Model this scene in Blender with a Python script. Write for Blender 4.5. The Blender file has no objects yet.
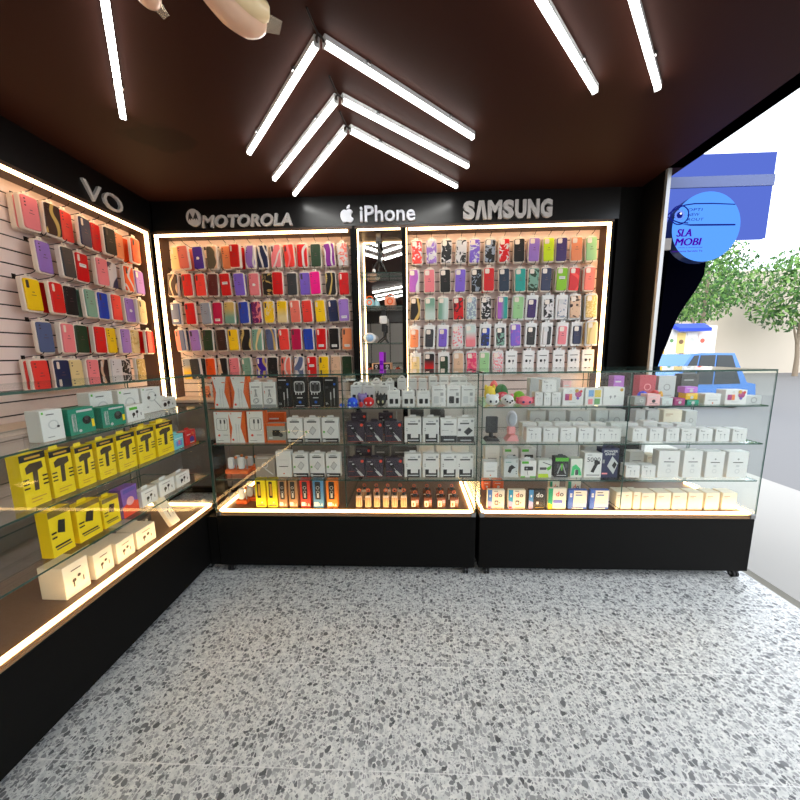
import bpy, bmesh, math, random
from mathutils import Matrix, Vector, Euler
random.seed(7)
SC = bpy.context.scene
COL = SC.collection
PI = math.pi

# ------------------------------------------------------------------ camera
F, PITCH, YAW, ROLL, EYE = 317.887, -.1410, .0381, -.0127, 1.1379
fw = Vector((-math.sin(YAW)*math.cos(PITCH), math.cos(YAW)*math.cos(PITCH), math.sin(PITCH)))
rt = Vector((math.cos(YAW), math.sin(YAW), 0))
up = rt.cross(fw)
r2 = math.cos(ROLL)*rt + math.sin(ROLL)*up
u2 = -math.sin(ROLL)*rt + math.cos(ROLL)*up
cd = bpy.data.cameras.new('camera'); cam = bpy.data.objects.new('camera', cd); COL.objects.link(cam)
cam.matrix_world = Matrix(((r2.x, u2.x, -fw.x, 0), (r2.y, u2.y, -fw.y, 0), (r2.z, u2.z, -fw.z, EYE), (0, 0, 0, 1)))
cd.sensor_width = 36; cd.lens = 36*F/800; cd.clip_start = .02; cd.clip_end = 200
SC.camera = cam

def ray(u, v): return fw + r2*((u-400)/F) - u2*((v-400)/F)
def aty(u, v, y):
    d = ray(u, v); t = y/d.y; return d.x*t, EYE+d.z*t
def atx(u, v, x):
    d = ray(u, v); t = x/d.x; return d.y*t, EYE+d.z*t

# ------------------------------------------------------------------ materials
def lin(c):
    c = c/255
    return c/12.92 if c <= .04045 else ((c+.055)/1.055)**2.4
def rgb(c): return (lin(c[0]), lin(c[1]), lin(c[2]), 1)
MC = {}
def mat(name, c=(200, 200, 200), rough=.5, metal=0, coat=0, emit=0, alpha=None, spec=.5, trans=0):
    if name in MC: return MC[name]
    m = bpy.data.materials.new(name); m.use_nodes = True
    b = m.node_tree.nodes['Principled BSDF']
    b.inputs['Base Color'].default_value = rgb(c)
    b.inputs['Roughness'].default_value = rough
    b.inputs['Metallic'].default_value = metal
    b.inputs['Coat Weight'].default_value = coat
    b.inputs['Specular IOR Level'].default_value = spec
    if emit:
        b.inputs['Emission Color'].default_value = rgb(c); b.inputs['Emission Strength'].default_value = emit
    if trans: b.inputs['Transmission Weight'].default_value = trans
    MC[name] = m
    return m
def plast(c, rough=.45): return mat('plastic_%d_%d_%d' % tuple(c), c, rough)
def card(c): return mat('card_%d_%d_%d' % tuple(c), c, .55)
def emitter(name, c, s):
    if name in MC: return MC[name]
    m = bpy.data.materials.new(name); m.use_nodes = True
    nt = m.node_tree; nt.nodes.clear()
    e = nt.nodes.new('ShaderNodeEmission'); o = nt.nodes.new('ShaderNodeOutputMaterial')
    e.inputs[0].default_value = (c[0], c[1], c[2], 1); e.inputs[1].default_value = s
    nt.links.new(e.outputs[0], o.inputs[0]); MC[name] = m
    return m
def glassy(name, tint, ior=1.45, rough=0.0, extra=0):
    """clear sheet glass: see-through with fresnel gloss"""
    if name in MC: return MC[name]
    m = bpy.data.materials.new(name); m.use_nodes = True
    nt = m.node_tree; nt.nodes.clear(); N = nt.nodes.new
    t = N('ShaderNodeBsdfTransparent'); t.inputs[0].default_value = (*tint, 1)
    g = N('ShaderNodeBsdfGlossy'); g.inputs['Roughness'].default_value = rough; g.inputs[0].default_value = (1, 1, 1, 1)
    lw = N('ShaderNodeLayerWeight'); lw.inputs['Blend'].default_value = .5
    pw = N('ShaderNodeMath'); pw.operation = 'POWER'; pw.inputs[1].default_value = 5; nt.links.new(lw.outputs['Facing'], pw.inputs[0])
    fr = N('ShaderNodeMath'); fr.operation = 'MULTIPLY_ADD'; fr.inputs[1].default_value = .93; fr.inputs[2].default_value = .4*((ior-1)/(ior+1))**2; nt.links.new(pw.outputs[0], fr.inputs[0])
    mx = N('ShaderNodeMixShader'); o = N('ShaderNodeOutputMaterial')
    nt.links.new(fr.outputs[0], mx.inputs[0]); nt.links.new(t.outputs[0], mx.inputs[1]); nt.links.new(g.outputs[0], mx.inputs[2])
    if extra:
        d = N('ShaderNodeBsdfDiffuse'); d.inputs[0].default_value = (*tint, 1)
        m2 = N('ShaderNodeMixShader'); m2.inputs[0].default_value = extra
        nt.links.new(mx.outputs[0], m2.inputs[1]); nt.links.new(d.outputs[0], m2.inputs[2]); nt.links.new(m2.outputs[0], o.inputs[0])
    else: nt.links.new(mx.outputs[0], o.inputs[0])
    MC[name] = m
    return m
def deep(c):
    g = sum(c)/3
    return tuple(max(0, min(255, (g+(x-g)*1.12)*.92)) for x in c)
def pattern(kind, c1, c2, scale=18.):
    key = 'print_%s_%d_%d_%d_%d_%d_%d' % ((kind,)+tuple(c1)+tuple(c2))
    if key in MC: return MC[key]
    c1, c2 = deep(c1), deep(c2)
    m = mat(key, c1, .4, spec=.35)
    nt = m.node_tree; N = nt.nodes.new; L = nt.links.new
    b = nt.nodes['Principled BSDF']
    tc = N('ShaderNodeTexCoord'); oi = N('ShaderNodeObjectInfo')
    ad = N('ShaderNodeVectorMath'); ad.operation = 'ADD'
    L(tc.outputs['Object'], ad.inputs[0])
    ml = N('ShaderNodeMath'); ml.operation = 'MULTIPLY'; ml.inputs[1].default_value = 37.
    L(oi.outputs['Random'], ml.inputs[0]); L(ml.outputs[0], ad.inputs[1])
    rp = N('ShaderNodeValToRGB'); e = rp.color_ramp.elements
    e[0].color = rgb(c1); e[1].color = rgb(c2)
    if kind == 'swirl':
        w = N('ShaderNodeTexWave'); w.inputs['Scale'].default_value = scale*.24; w.inputs['Distortion'].default_value = 14; w.inputs['Detail'].default_value = 1; w.inputs['Detail Scale'].default_value = .8
        e[0].position = .80; e[1].position = .90
        L(ad.outputs[0], w.inputs['Vector']); L(w.outputs['Fac'], rp.inputs[0])
    elif kind == 'marble':
        w = N('ShaderNodeTexNoise'); w.inputs['Scale'].default_value = scale*1.1; w.inputs['Detail'].default_value = 2; w.inputs['Distortion'].default_value = 1.5
        e[0].position = .53; e[1].position = .57
        L(ad.outputs[0], w.inputs['Vector']); L(w.outputs['Fac'], rp.inputs[0])
    elif kind == 'spots':
        w = N('ShaderNodeTexVoronoi'); w.inputs['Scale'].default_value = scale*4
        e[0].position = .40; e[1].position = .52
        L(ad.outputs[0], w.inputs['Vector']); L(w.outputs['Distance'], rp.inputs[0])
    elif kind in ('fade', 'fadex', 'split'):
        s = N('ShaderNodeSeparateXYZ'); L(tc.outputs['Generated'], s.inputs[0])
        L(s.outputs['Z' if kind == 'fade' else 'X'], rp.inputs[0])
        if kind == 'split': e[0].position = .48; e[1].position = .52
        else: e[0].position = .3; e[1].position = .7
    L(rp.outputs[0], b.inputs['Base Color'])
    return m

WHITE = card((222, 222, 220)); CREAM = card((236, 226, 205)); BLACK = card((24, 23, 24)); GREY = card((150, 152, 152))
LGREY = card((196, 198, 198)); DGREY = card((70, 70, 72)); ORANGE = card((214, 92, 28)); YELLOW = card((238, 208, 8))
RED = card((200, 24, 24)); BLUE = card((40, 96, 190)); TEAL = card((20, 130, 104)); GREEN = card((84, 176, 40)); LIME = card((176, 206, 20))
PLUM = card((52, 42, 56)); NAVY = card((34, 38, 78)); SKY = card((110, 160, 210)); PINK = card((236, 148, 152)); PURPLE = card((120, 84, 170))
MAGENTA = card((170, 60, 120)); TAN = card((176, 128, 80)); BROWN = card((70, 46, 34)); ORED = card((232, 70, 44)); GOLD = card((196, 150, 50))
black_board = mat('black_board', (9, 8, 7), .6, spec=.12)
black_fascia = mat('black_fascia', (9, 8, 9), .3)
dark_brown = mat('dark_brown_laminate', (74, 50, 36), .45)
slat_white = mat('slat_white_melamine', (230, 208, 202), .42)
groove = mat('slat_groove_dark', (38, 28, 24), .7)
steel = mat('brushed_steel', (150, 150, 150), .32, 1)
dark_wire = mat('dark_wire', (40, 34, 32), .4, .6)
rubber = mat('black_rubber', (20, 20, 20), .7)
ply = mat('lit_board_edge', (150, 110, 76), .5)
tray_mat = mat('clear_blister_tray', (226, 212, 198), .22)
glass_clear = glassy('counter_glass', (.97, .985, .975))
glass_edge = glassy('counter_glass_edge', (.10, .19, .16), 1.45, .05, .4)
led_warm = emitter('led_strip_warm', (1, .62, .29), 8.5)
led_deck = emitter('led_strip_counter', (1, .60, .25), 11.)
led_white = emitter('tube_diffuser_white', (1, 1, .96), 12.)
tube_body = mat('tube_housing', (205, 205, 205), .4)
letter_metal = mat('letter_brushed_silver', (206, 202, 200), .35, .1)
letter_white = mat('letter_white_acrylic', (214, 216, 226), .3)

# ------------------------------------------------------------------ mesh builder
class MB:
    def __init__(s): s.v = []; s.f = []; s.m = []; s.ms = []; s.sm = []
    def mi(s, m):
        if m not in s.ms: s.ms.append(m)
        return s.ms.index(m)
    def add(s, vs, fs, m, smooth=False, M=None):
        o = len(s.v)
        for p in vs:
            p = Vector(p)
            s.v.append(M @ p if M else p)
        k = s.mi(m)
        for f in fs: s.f.append([i+o for i in f]); s.m.append(k); s.sm.append(smooth)
        return s
    def box(s, x0, x1, y0, y1, z0, z1, m, M=None):
        vs = [(x0, y0, z0), (x1, y0, z0), (x1, y1, z0), (x0, y1, z0), (x0, y0, z1), (x1, y0, z1), (x1, y1, z1), (x0, y1, z1)]
        return s.add(vs, [(0, 3, 2, 1), (4, 5, 6, 7), (0, 1, 5, 4), (1, 2, 6, 5), (2, 3, 7, 6), (3, 0, 4, 7)], m, False, M)
    def cbox(s, x0, x1, y0, y1, z0, z1, m, c=.002, M=None):
        """box with chamfered edges"""
        b = bmesh.new(); bmesh.ops.create_cube(b, size=1)
        for q in b.verts: q.co = Vector((x0+(q.co.x+.5)*(x1-x0), y0+(q.co.y+.5)*(y1-y0), z0+(q.co.z+.5)*(z1-z0)))
        bmesh.ops.bevel(b, geom=list(b.edges), offset=min(c, .45*min(x1-x0, y1-y0, z1-z0)), segments=1, affect='EDGES', profile=.5)
        b.verts.index_update()
        s.add([q.co.copy() for q in b.verts], [[q.index for q in f.verts] for f in b.faces], m, False, M); b.free(); return s
    def pane(s, x0, x1, y0, y1, z0, z1, m, me):
        """glass sheet: big faces clear, thin edges tinted"""
        vs = [(x0, y0, z0), (x1, y0, z0), (x1, y1, z0), (x0, y1, z0), (x0, y0, z1), (x1, y0, z1), (x1, y1, z1), (x0, y1, z1)]
        fs = [(0, 3, 2, 1), (4, 5, 6, 7), (0, 1, 5, 4), (2, 3, 7, 6), (1, 2, 6, 5), (3, 0, 4, 7)]
        d = [x1-x0, y1-y0, z1-z0]; ax = d.index(min(d)); big = {2: (0, 1), 1: (2, 3), 0: (4, 5)}[ax]
        s.add(vs, [fs[i] for i in big], m); s.add(vs, [fs[i] for i in range(6) if i not in big], me); return s
    def prism(s, poly, y0, y1, m, mside=None, M=None):
        n = len(poly)
        vs = [(x, y0, z) for x, z in poly]+[(x, y1, z) for x, z in poly]
        s.add(vs, [tuple(range(n)), tuple(range(2*n-1, n-1, -1))], m, False, M)
        s.add(vs, [(i, n+i, n+(i+1) % n, (i+1) % n) for i in range(n)], mside or m, False, M); return s
    def flat(s, poly, y, m, M=None): return s.add([(x, y, z) for x, z in poly], [tuple(range(len(poly)))], m, False, M)
    def rect(s, x0, x1, z0, z1, y, m, M=None): return s.flat([(x0, z0), (x1, z0), (x1, z1), (x0, z1)], y, m, M)
    def ring(s, cx, cz, r0, r1, y, m, n=16, sx=1):
        P = [(math.cos(2*PI*i/n), math.sin(2*PI*i/n)) for i in range(n)]
        vs = [(cx+sx*r1*c, y, cz+r1*q) for c, q in P]+[(cx+sx*r0*c, y, cz+r0*q) for c, q in P]
        return s.add(vs, [(i, (i+1) % n, n+(i+1) % n, n+i) for i in range(n)], m)
    def tube(s, pts, r, m, n=8, cap=True):
        pts = [Vector(p) for p in pts]; R = r if isinstance(r, (list, tuple)) else [r]*len(pts)
        vs = []; fs = []; a = None
        for i, p in enumerate(pts):
            d = (pts[min(i+1, len(pts)-1)]-pts[max(i-1, 0)]).normalized()
            if a is None: a = d.orthogonal().normalized()
            else: a = (a-d*a.dot(d)).normalized()
            b = d.cross(a)
            for k in range(n): vs.append(p+(a*math.cos(2*PI*k/n)+b*math.sin(2*PI*k/n))*R[i])
        for i in range(len(pts)-1):
            for k in range(n): fs.append((i*n+k, i*n+(k+1) % n, (i+1)*n+(k+1) % n, (i+1)*n+k))
        s.add(vs, fs, m, True)
        if cap: s.add(vs, [tuple(range(n)), tuple(range(len(vs)-n, len(vs)))], m)
        return s
    def ball(s, c, r, m, nu=16, nv=10, M=None):
        if not isinstance(r, (tuple, list)): r = (r, r, r)
        vs = []; fs = []
        for j in range(nv+1):
            t = PI*j/nv
            for i in range(nu):
                p = 2*PI*i/nu; vs.append((c[0]+r[0]*math.sin(t)*math.cos(p), c[1]+r[1]*math.sin(t)*math.sin(p), c[2]+r[2]*math.cos(t)))
        for j in range(nv):
            for i in range(nu): fs.append((j*nu+i, j*nu+(i+1) % nu, (j+1)*nu+(i+1) % nu, (j+1)*nu+i))
        return s.add(vs, fs, m, True, M)
    def lathe(s, prof, m, c=(0, 0, 0), n=16, M=None):
        vs = []; fs = []
        for r, z in prof:
            for i in range(n): vs.append((c[0]+r*math.cos(2*PI*i/n), c[1]+r*math.sin(2*PI*i/n), c[2]+z))
        for j in range(len(prof)-1):
            for i in range(n): fs.append((j*n+i, j*n+(i+1) % n, (j+1)*n+(i+1) % n, (j+1)*n+i))
        return s.add(vs, fs, m, True, M)
    def torus(s, c, R, r, m, axis='y', n=16, k=6):
        vs = []; fs = []
        for i in range(n):
            a = 2*PI*i/n
            for j in range(k):
                b = 2*PI*j/k; q = R+r*math.cos(b); h = r*math.sin(b)
                p = {'y': (q*math.cos(a), h, q*math.sin(a)), 'z': (q*math.cos(a), q*math.sin(a), h), 'x': (h, q*math.cos(a), q*math.sin(a))}[axis]
                vs.append((c[0]+p[0], c[1]+p[1], c[2]+p[2]))
        for i in range(n):
            for j in range(k): fs.append((i*k+j, i*k+(j+1) % k, ((i+1) % n)*k+(j+1) % k, ((i+1) % n)*k+j))
        return s.add(vs, fs, m, True)
    def build(s, name, parent=None, loc=None, rz=0, rot=None):
        me = bpy.data.meshes.new(name); me.from_pydata([tuple(v) for v in s.v], [], s.f)
        for m in s.ms: me.materials.append(m)
        me.polygons.foreach_set('material_index', s.m); me.polygons.foreach_set('use_smooth', s.sm)
        b = bmesh.new(); b.from_mesh(me); bmesh.ops.recalc_face_normals(b, faces=b.faces); b.to_mesh(me); b.free()
        me.update()
        o = bpy.data.objects.new(name, me); COL.objects.link(o)
        if parent: o.parent = parent
        if loc: o.location = loc
        if rz: o.rotation_euler = (0, 0, rz)
        if rot: o.rotation_euler = rot
        return o
def empty(name, loc=(0, 0, 0), rz=0):
    o = bpy.data.objects.new(name, None); COL.objects.link(o); o.location = loc; o.rotation_euler = (0, 0, rz); o.empty_display_size = .05
    return o
def tag(o, label=None, cat=None, group=None, kind=None):
    if label: o['label'] = label
    if cat: o['category'] = cat
    if group: o['group'] = group
    if kind: o['kind'] = kind
    return o
def copy_tree(o, parent=None):
    c = o.copy(); COL.objects.link(c); c.parent = parent
    for ch in list(o.children): copy_tree(ch, c)
    return c
def rebase(r):
    for ch in r.children: ch.location = ch.location - (r.matrix_basis.to_3x3().inverted() @ r.location)
def structure(o): o['kind'] = 'structure'; return o
ORD = 'first second third fourth fifth sixth seventh eighth ninth tenth eleventh twelfth thirteenth fourteenth fifteenth sixteenth seventeenth eighteenth'.split()

def rrect(w, h, r, n=4, cx=0, cz=0):
    P = []
    for (sx, sz, a0) in ((1, 1, 0), (-1, 1, PI/2), (-1, -1, PI), (1, -1, 1.5*PI)):
        for i in range(n+1):
            a = a0+PI/2*i/n; P.append((cx+sx*(w/2-r)+r*math.cos(a), cz+sz*(h/2-r)+r*math.sin(a)))
    return P

TX = {}
def text_raw(s, bold=0.):
    k = (s, bold)
    if k not in TX:
        cu = bpy.data.curves.new('t', 'FONT'); cu.body = s; cu.offset = bold; cu.resolution_u = 3; cu.fill_mode = 'FRONT'
        o = bpy.data.objects.new('t', cu); COL.objects.link(o)
        dg = bpy.context.evaluated_depsgraph_get(); dg.update()
        me = o.evaluated_get(dg).to_mesh()
        vs = [(v.co.x, v.co.y) for v in me.vertices]; fs = [list(p.vertices) for p in me.polygons]
        o.evaluated_get(dg).to_mesh_clear()
        bpy.data.objects.remove(o); bpy.data.curves.remove(cu)
        xs = [v[0] for v in vs]; zs = [v[1] for v in vs]
        TX[k] = ([((x-min(xs))/(max(xs)-min(xs)), (z-min(zs))/(max(zs)-min(zs))) for x, z in vs], fs)
    return TX[k]
def text(mb, s, x0, x1, z0, z1, y, m, bold=0., shear=0., depth=0.):
    vs, fs = text_raw(s, bold)
    P = [(x0+x*(x1-x0)+shear*z*(z1-z0), z0+z*(z1-z0)) for x, z in vs]
    mb.add([(x, y, z) for x, z in P], fs, m)
    if depth:
        cnt = {}
        for f in fs:
            for i in range(len(f)):
                e = (f[i], f[(i+1) % len(f)]); cnt[tuple(sorted(e))] = cnt.get(tuple(sorted(e)), 0)+1
        n = len(P); vv = [(x, y, z) for x, z in P]+[(x, y+depth, z) for x, z in P]
        mb.add(vv, [(a, b, b+n, a+n) for (a, b), c in cnt.items() if c == 1], m)
# ------------------------------------------------------------------ the room
ZC = 2.328
def floor_material():
    m = mat('terrazzo_tile', (200, 202, 200), .3)
    nt = m.node_tree; N = nt.nodes.new; L = nt.links.new; b = nt.nodes['Principled BSDF']
    tc = N('ShaderNodeTexCoord')
    def math_(op, a, bb=None):
        n = N('ShaderNodeMath'); n.operation = op
        for i, q in enumerate((a, bb)):
            if q is None: continue
            if isinstance(q, (int, float)): n.inputs[i].default_value = q
            else: L(q, n.inputs[i])
        return n.outputs[0]
    def mix(f, a, c):
        n = N('ShaderNodeMix'); n.data_type = 'RGBA'
        for i, q in ((0, f), (6, a), (7, c)):
            if isinstance(q, tuple): n.inputs[i].default_value = q
            else: L(q, n.inputs[i])
        return n.outputs[2]
    nz = N('ShaderNodeTexNoise'); nz.inputs['Scale'].default_value = 60; nz.inputs['Detail'].default_value = 3
    L(tc.outputs['Object'], nz.inputs['Vector'])
    base = N('ShaderNodeValToRGB'); base.color_ramp.elements[0].color = rgb((210, 213, 209)); base.color_ramp.elements[1].color = rgb((236, 237, 232))
    base.color_ramp.elements[0].position = .35; base.color_ramp.elements[1].position = .65
    L(nz.outputs['Fac'], base.inputs[0])
    col = base.outputs[0]
    # distortion so that the chips are not straight polygons
    nd = N('ShaderNodeTexNoise'); nd.inputs['Scale'].default_value = 45
    L(tc.outputs['Object'], nd.inputs['Vector'])
    sv = N('ShaderNodeVectorMath'); sv.operation = 'SCALE'; sv.inputs['Scale'].default_value = .011
    L(nd.outputs['Color'], sv.inputs[0])
    for k, (scale, thr, keep, lo, hi) in enumerate(((190, .34, .46, 150, 204), (115, .42, .46, 122, 198), (76, .48, .42, 94, 188), (54, .48, .18, 80, 166))):
        ad = N('ShaderNodeVectorMath'); ad.operation = 'ADD'; L(tc.outputs['Object'], ad.inputs[0]); L(sv.outputs[0], ad.inputs[1])
        a2 = N('ShaderNodeVectorMath'); a2.operation = 'ADD'; L(ad.outputs[0], a2.inputs[0]); a2.inputs[1].default_value = (k*3.7, k*1.3, 0)
        v = N('ShaderNodeTexVoronoi'); v.voronoi_dimensions = '2D'; v.inputs['Scale'].default_value = scale
        L(a2.outputs[0], v.inputs['Vector'])
        e = N('ShaderNodeTexVoronoi'); e.voronoi_dimensions = '2D'; e.feature = 'DISTANCE_TO_EDGE'; e.inputs['Scale'].default_value = scale
        L(a2.outputs[0], e.inputs['Vector'])
        se = N('ShaderNodeSeparateColor'); L(v.outputs['Color'], se.inputs[0])
        on = math_('LESS_THAN', se.outputs[0], keep)
        # chip size varies from cell to cell
        lim = math_('ADD', math_('MULTIPLY', se.outputs[1], .12), .05)
        inside = math_('GREATER_THAN', e.outputs['Distance'], lim)
        near = math_('LESS_THAN', v.outputs['Distance'], thr)
        f = math_('MULTIPLY', math_('MULTIPLY', on, inside), near)
        r = N('ShaderNodeValToRGB'); r.color_ramp.elements[0].color = rgb((lo, lo+3, lo+4)); r.color_ramp.elements[1].color = rgb((hi, hi+2, hi+1))
        L(se.outputs[2], r.inputs[0])
        col = mix(f, col, r.outputs[0])
    # joints, 0.30 m tiles
    sx = N('ShaderNodeSeparateXYZ'); L(tc.outputs['Object'], sx.inputs[0])
    j = None
    for ax, off in (('X', .1369), ('Y', -1.3217)):
        q = math_('ADD', sx.outputs[ax], off+30.0)
        fr = math_('FRACT', math_('DIVIDE', q, .3))
        d = math_('ABSOLUTE', math_('SUBTRACT', fr, .5))
        g = math_('GREATER_THAN', d, .5-.0048)
        j = g if j is None else math_('MAXIMUM', j, g)
    col = mix(math_('MULTIPLY', j, .62), col, rgb((246, 246, 243)))
    L(col, b.inputs['Base Color'])
    rr = math_('ADD', math_('MULTIPLY', nz.outputs['Fac'], .12), .24); L(rr, b.inputs['Roughness'])
    return m
def ceiling_material():
    m = mat('dark_brown_ceiling', (36, 20, 15), .55, spec=.08)
    nt = m.node_tree; N = nt.nodes.new; L = nt.links.new; b = nt.nodes['Principled BSDF']
    tc = N('ShaderNodeTexCoord')
    nz = N('ShaderNodeTexNoise'); nz.inputs['Scale'].default_value = 1.2; nz.inputs['Detail'].default_value = 4
    L(tc.outputs['Object'], nz.inputs['Vector'])
    r = N('ShaderNodeValToRGB'); r.color_ramp.elements[0].color = rgb((45, 22, 17)); r.color_ramp.elements[1].color = rgb((56, 29, 22))
    L(nz.outputs['Fac'], r.inputs[0])
    # damp stain near the side wall
    mp = N('ShaderNodeMapping'); mp.inputs['Location'].default_value = (1.36, -1.88, -ZC); L(tc.outputs['Object'], mp.inputs['Vector'])
    n2 = N('ShaderNodeTexNoise'); n2.inputs['Scale'].default_value = 7; L(mp.outputs[0], n2.inputs['Vector'])
    sc = N('ShaderNodeVectorMath'); sc.operation = 'MULTIPLY'; sc.inputs[1].default_value = (4.6, 7, 1); L(mp.outputs[0], sc.inputs[0])
    ln = N('ShaderNodeVectorMath'); ln.operation = 'LENGTH'; L(sc.outputs[0], ln.inputs[0])
    ad = N('ShaderNodeMath'); ad.operation = 'ADD'; L(ln.outputs['Value'], ad.inputs[0]); L(n2.outputs['Fac'], ad.inputs[1])
    r2_ = N('ShaderNodeValToRGB'); r2_.color_ramp.elements[0].position = 1.2/3; r2_.color_ramp.elements[1].position = 1.4/3
    dv = N('ShaderNodeMath'); dv.operation = 'DIVIDE'; dv.inputs[1].default_value = 3; L(ad.outputs[0], dv.inputs[0]); L(dv.outputs[0], r2_.inputs[0])
    mx = N('ShaderNodeMix'); mx.data_type = 'RGBA'; mx.inputs[6].default_value = rgb((33, 14, 11)); L(r2_.outputs[0], mx.inputs[0]); L(r.outputs[0], mx.inputs[7])
    L(mx.outputs[2], b.inputs['Base Color'])
    return m
XL, XR, YB, YN = -2.2, 1.69, 2.78, -3.0
structure(MB().box(XL-.1, XR+.02, YN, YB+.1, -.1, 0, floor_material()).build('floor'))
structure(MB().box(XL-.1, XR+.1, YN, YB+.1, ZC, ZC+.1, ceiling_material()).build('ceiling'))
wall_paint = mat('wall_paint_dark', (32, 29, 28), .6)
structure(MB().box(XL-.1, XR+.1, YB, YB+.1, 0, ZC, wall_paint).build('wall_back'))
structure(MB().box(XL-.1, XL, YN, YB, 0, ZC, wall_paint).build('wall_left'))
structure(MB().box(XR, XR+.03, 2.36, YB, 0, ZC, black_board).build('wall_right'))
structure(MB().box(1.535, XR, 2.575, YB, 0, ZC, black_board).build('wall_back_pier'))
# open shopfront along the street side, with a metal guide rail at its edge
alu = mat('aluminium_profile', (168, 168, 168), .35, .6)
structure(MB().box(XR, XR+.024, 2.338, 2.36, 0, ZC, alu).build('trim_2'))
structure(MB().box(XR, XR+.1, -1.24, 2.338, ZC, ZC+.1, wall_paint).build('trim_3'))
structure(MB().box(XR, XR+.1, YN, -1.24, 0, ZC, wall_paint).build('wall_right_near'))

panel_grey = mat('shutter_panel_grey', (176, 176, 172), .4)
structure(MB().box(XL-.1, .55, YN-.1, YN, 0, ZC, wall_paint).build('wall_front'))
m = MB()
for i in range(5): m.cbox(-2.05+i*.5, -1.57+i*.5, YN, YN+.02, .05, 1.95, panel_grey, .004)
structure(m.build('trim_4'))
structure(MB().box(XL, .55, YN, YN+.06, 1.98, ZC, black_fascia).build('trim_5'))

# ------------------------------------------------------------------ wall display units
def slats(mb, x0, x1, y, z0, z1, pitch=.074):
    mb.box(x0, x1, y+.006, y+.018, z0, z1, groove)
    z = z1
    while z > z0+.01:
        mb.box(x0, x1, y, y+.006, max(z0, z-pitch+.008), z, slat_white); z -= pitch
    return mb
def display_unit(root, x0, x1, yf, ys, leds, slat=True, w=.02, dc=(128, 118, 112), zt=2.092, zb=.80, xs0=None, xs1=None):
    """x0, x1: outer edges of the light frame; yf: its plane; ys: face of the slat wall"""
    s = MB()
    s.box(x0-.018, x0, yf-.005, ys+.02, 0, zt, dark_brown); s.box(x0-.018, x0-.001, yf-.009, yf-.005, 0, zt, black_board); s.build('side_panel', root)
    s = MB(); s.box(x1, x1+.018, yf-.005, ys+.02, 0, zt, dark_brown); s.box(x1+.001, x1+.018, yf-.009, yf-.005, 0, zt, black_board); s.build('side_panel', root)
    MB().box(x0-.018, x1+.018, yf-.005, ys+.02, zt, zt+.02, dark_brown).build('top_panel', root)
    if slat: slats(MB(), x0, x1, ys, zb, zt).build('slat_panel', root)
    for l in leds:
        m = MB(); dp = .012 if w > .015 else .003
        if l == 'l': m.box(x0, x0+w, yf-.004, yf+dp, zb, zt, led_warm)
        if l == 'm': m.box(x0, x0+.006, yf-.004, yf+.002, zb, zt, led_warm)
        if l == 'r': m.box(x1-w, x1, yf-.004, yf+.012, zb, zt, led_warm)
        if l == 't': m.box(x0+w, x1-w, yf-.004, yf+.012, zt-w*.8, zt, led_warm)
        m.build('light_strip', root)
    # closed cupboard below
    c = MB(); c.cbox(x0, x1, yf-.10, ys+.018, .06, zb-.02, dark_brown); c.build('cupboard', root)
    MB().cbox(x0-.0, x1+.0, yf-.12, ys, zb-.02, zb, mat('pale_counter_ledge', (212, 190, 172), .4)).build('ledge', root)
    n = max(1, round((x1-x0)/.5)); dw = (x1-x0)/n
    for i in range(n):
        d = MB().cbox(x0+i*dw+.004, x0+(i+1)*dw-.004, yf-.118, yf-.10, .08, zb-.03, mat('cupboard_door_%d' % dc[0], dc, .45)).build('door', root)
        MB().tube([(x0+(i+.85)*dw, yf-.118, .6), (x0+(i+.85)*dw, yf-.135, .6), (x0+(i+.85)*dw, yf-.135, .7), (x0+(i+.85)*dw, yf-.118, .7)], .004, steel).build('handle', d)
    MB().box(x0+.02, x1-.02, yf-.07, ys, 0, .06, black_board).build('plinth', root)
YF, YS = 2.572, 2.72
uA = tag(empty('wall_display_unit', (-1.234, YF, 0)), 'wide slatted wall bay of phone cases on the back wall, beside the corner', 'display unit', 'wall display units')
uN = tag(empty('wall_display_unit', (-.24, YF, 0)), 'narrow mirrored niche with glass shelves between two slatted bays', 'display unit', 'wall display units')
uB = tag(empty('wall_display_unit', (.726, YF, 0)), 'slatted wall bay of phone cases on the back wall, beside the black pier', 'display unit', 'wall display units')
uL = tag(empty('wall_display_unit', (-2.016, .9, 0), PI/2), 'slatted wall bay of phone cases along the side wall', 'display unit', 'wall display units')
def shift(root, dx, dy):
    for ch in root.children: ch.location = (ch.location.x-dx, ch.location.y-dy, 0)
display_unit(uA, -2.004, -.464, YF, YS, 'lt'); shift(uA, -1.234, YF)
display_unit(uB, -.036, 1.487, YF, YS, 'mtr', dc=(190, 186, 182)); shift(uB, .726, YF)
display_unit(uN, -.41, -.07, YF, YS, 'lt', slat=False, w=.010)
MB().box(-.41, -.07, YS+.004, YS+.016, .80, 2.092, mat('mirror_silver', (232, 232, 230), .02, 1)).build('mirror', uN)
NZ = [aty(385, v, 2.62)[1] for v in (273, 306, 343)]
for z in NZ:
    MB().pane(-.408, -.072, YF+.02, YS, z-.006, z, glass_clear, glass_edge).build('glass_shelf', uN)
shift(uN, -.24, YF)
YLF, YLS = 2.016, 2.165
display_unit(uL, -.7, 2.518, YLF, YLS, 'tr'); shift(uL, .9, YLF)
tag(MB().box(-.446, -.428, YF-.012, YS+.01, 0, 2.113, black_board).build('divider_post'), 'black upright post between the wide case bay and the mirrored niche', 'post')
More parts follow.
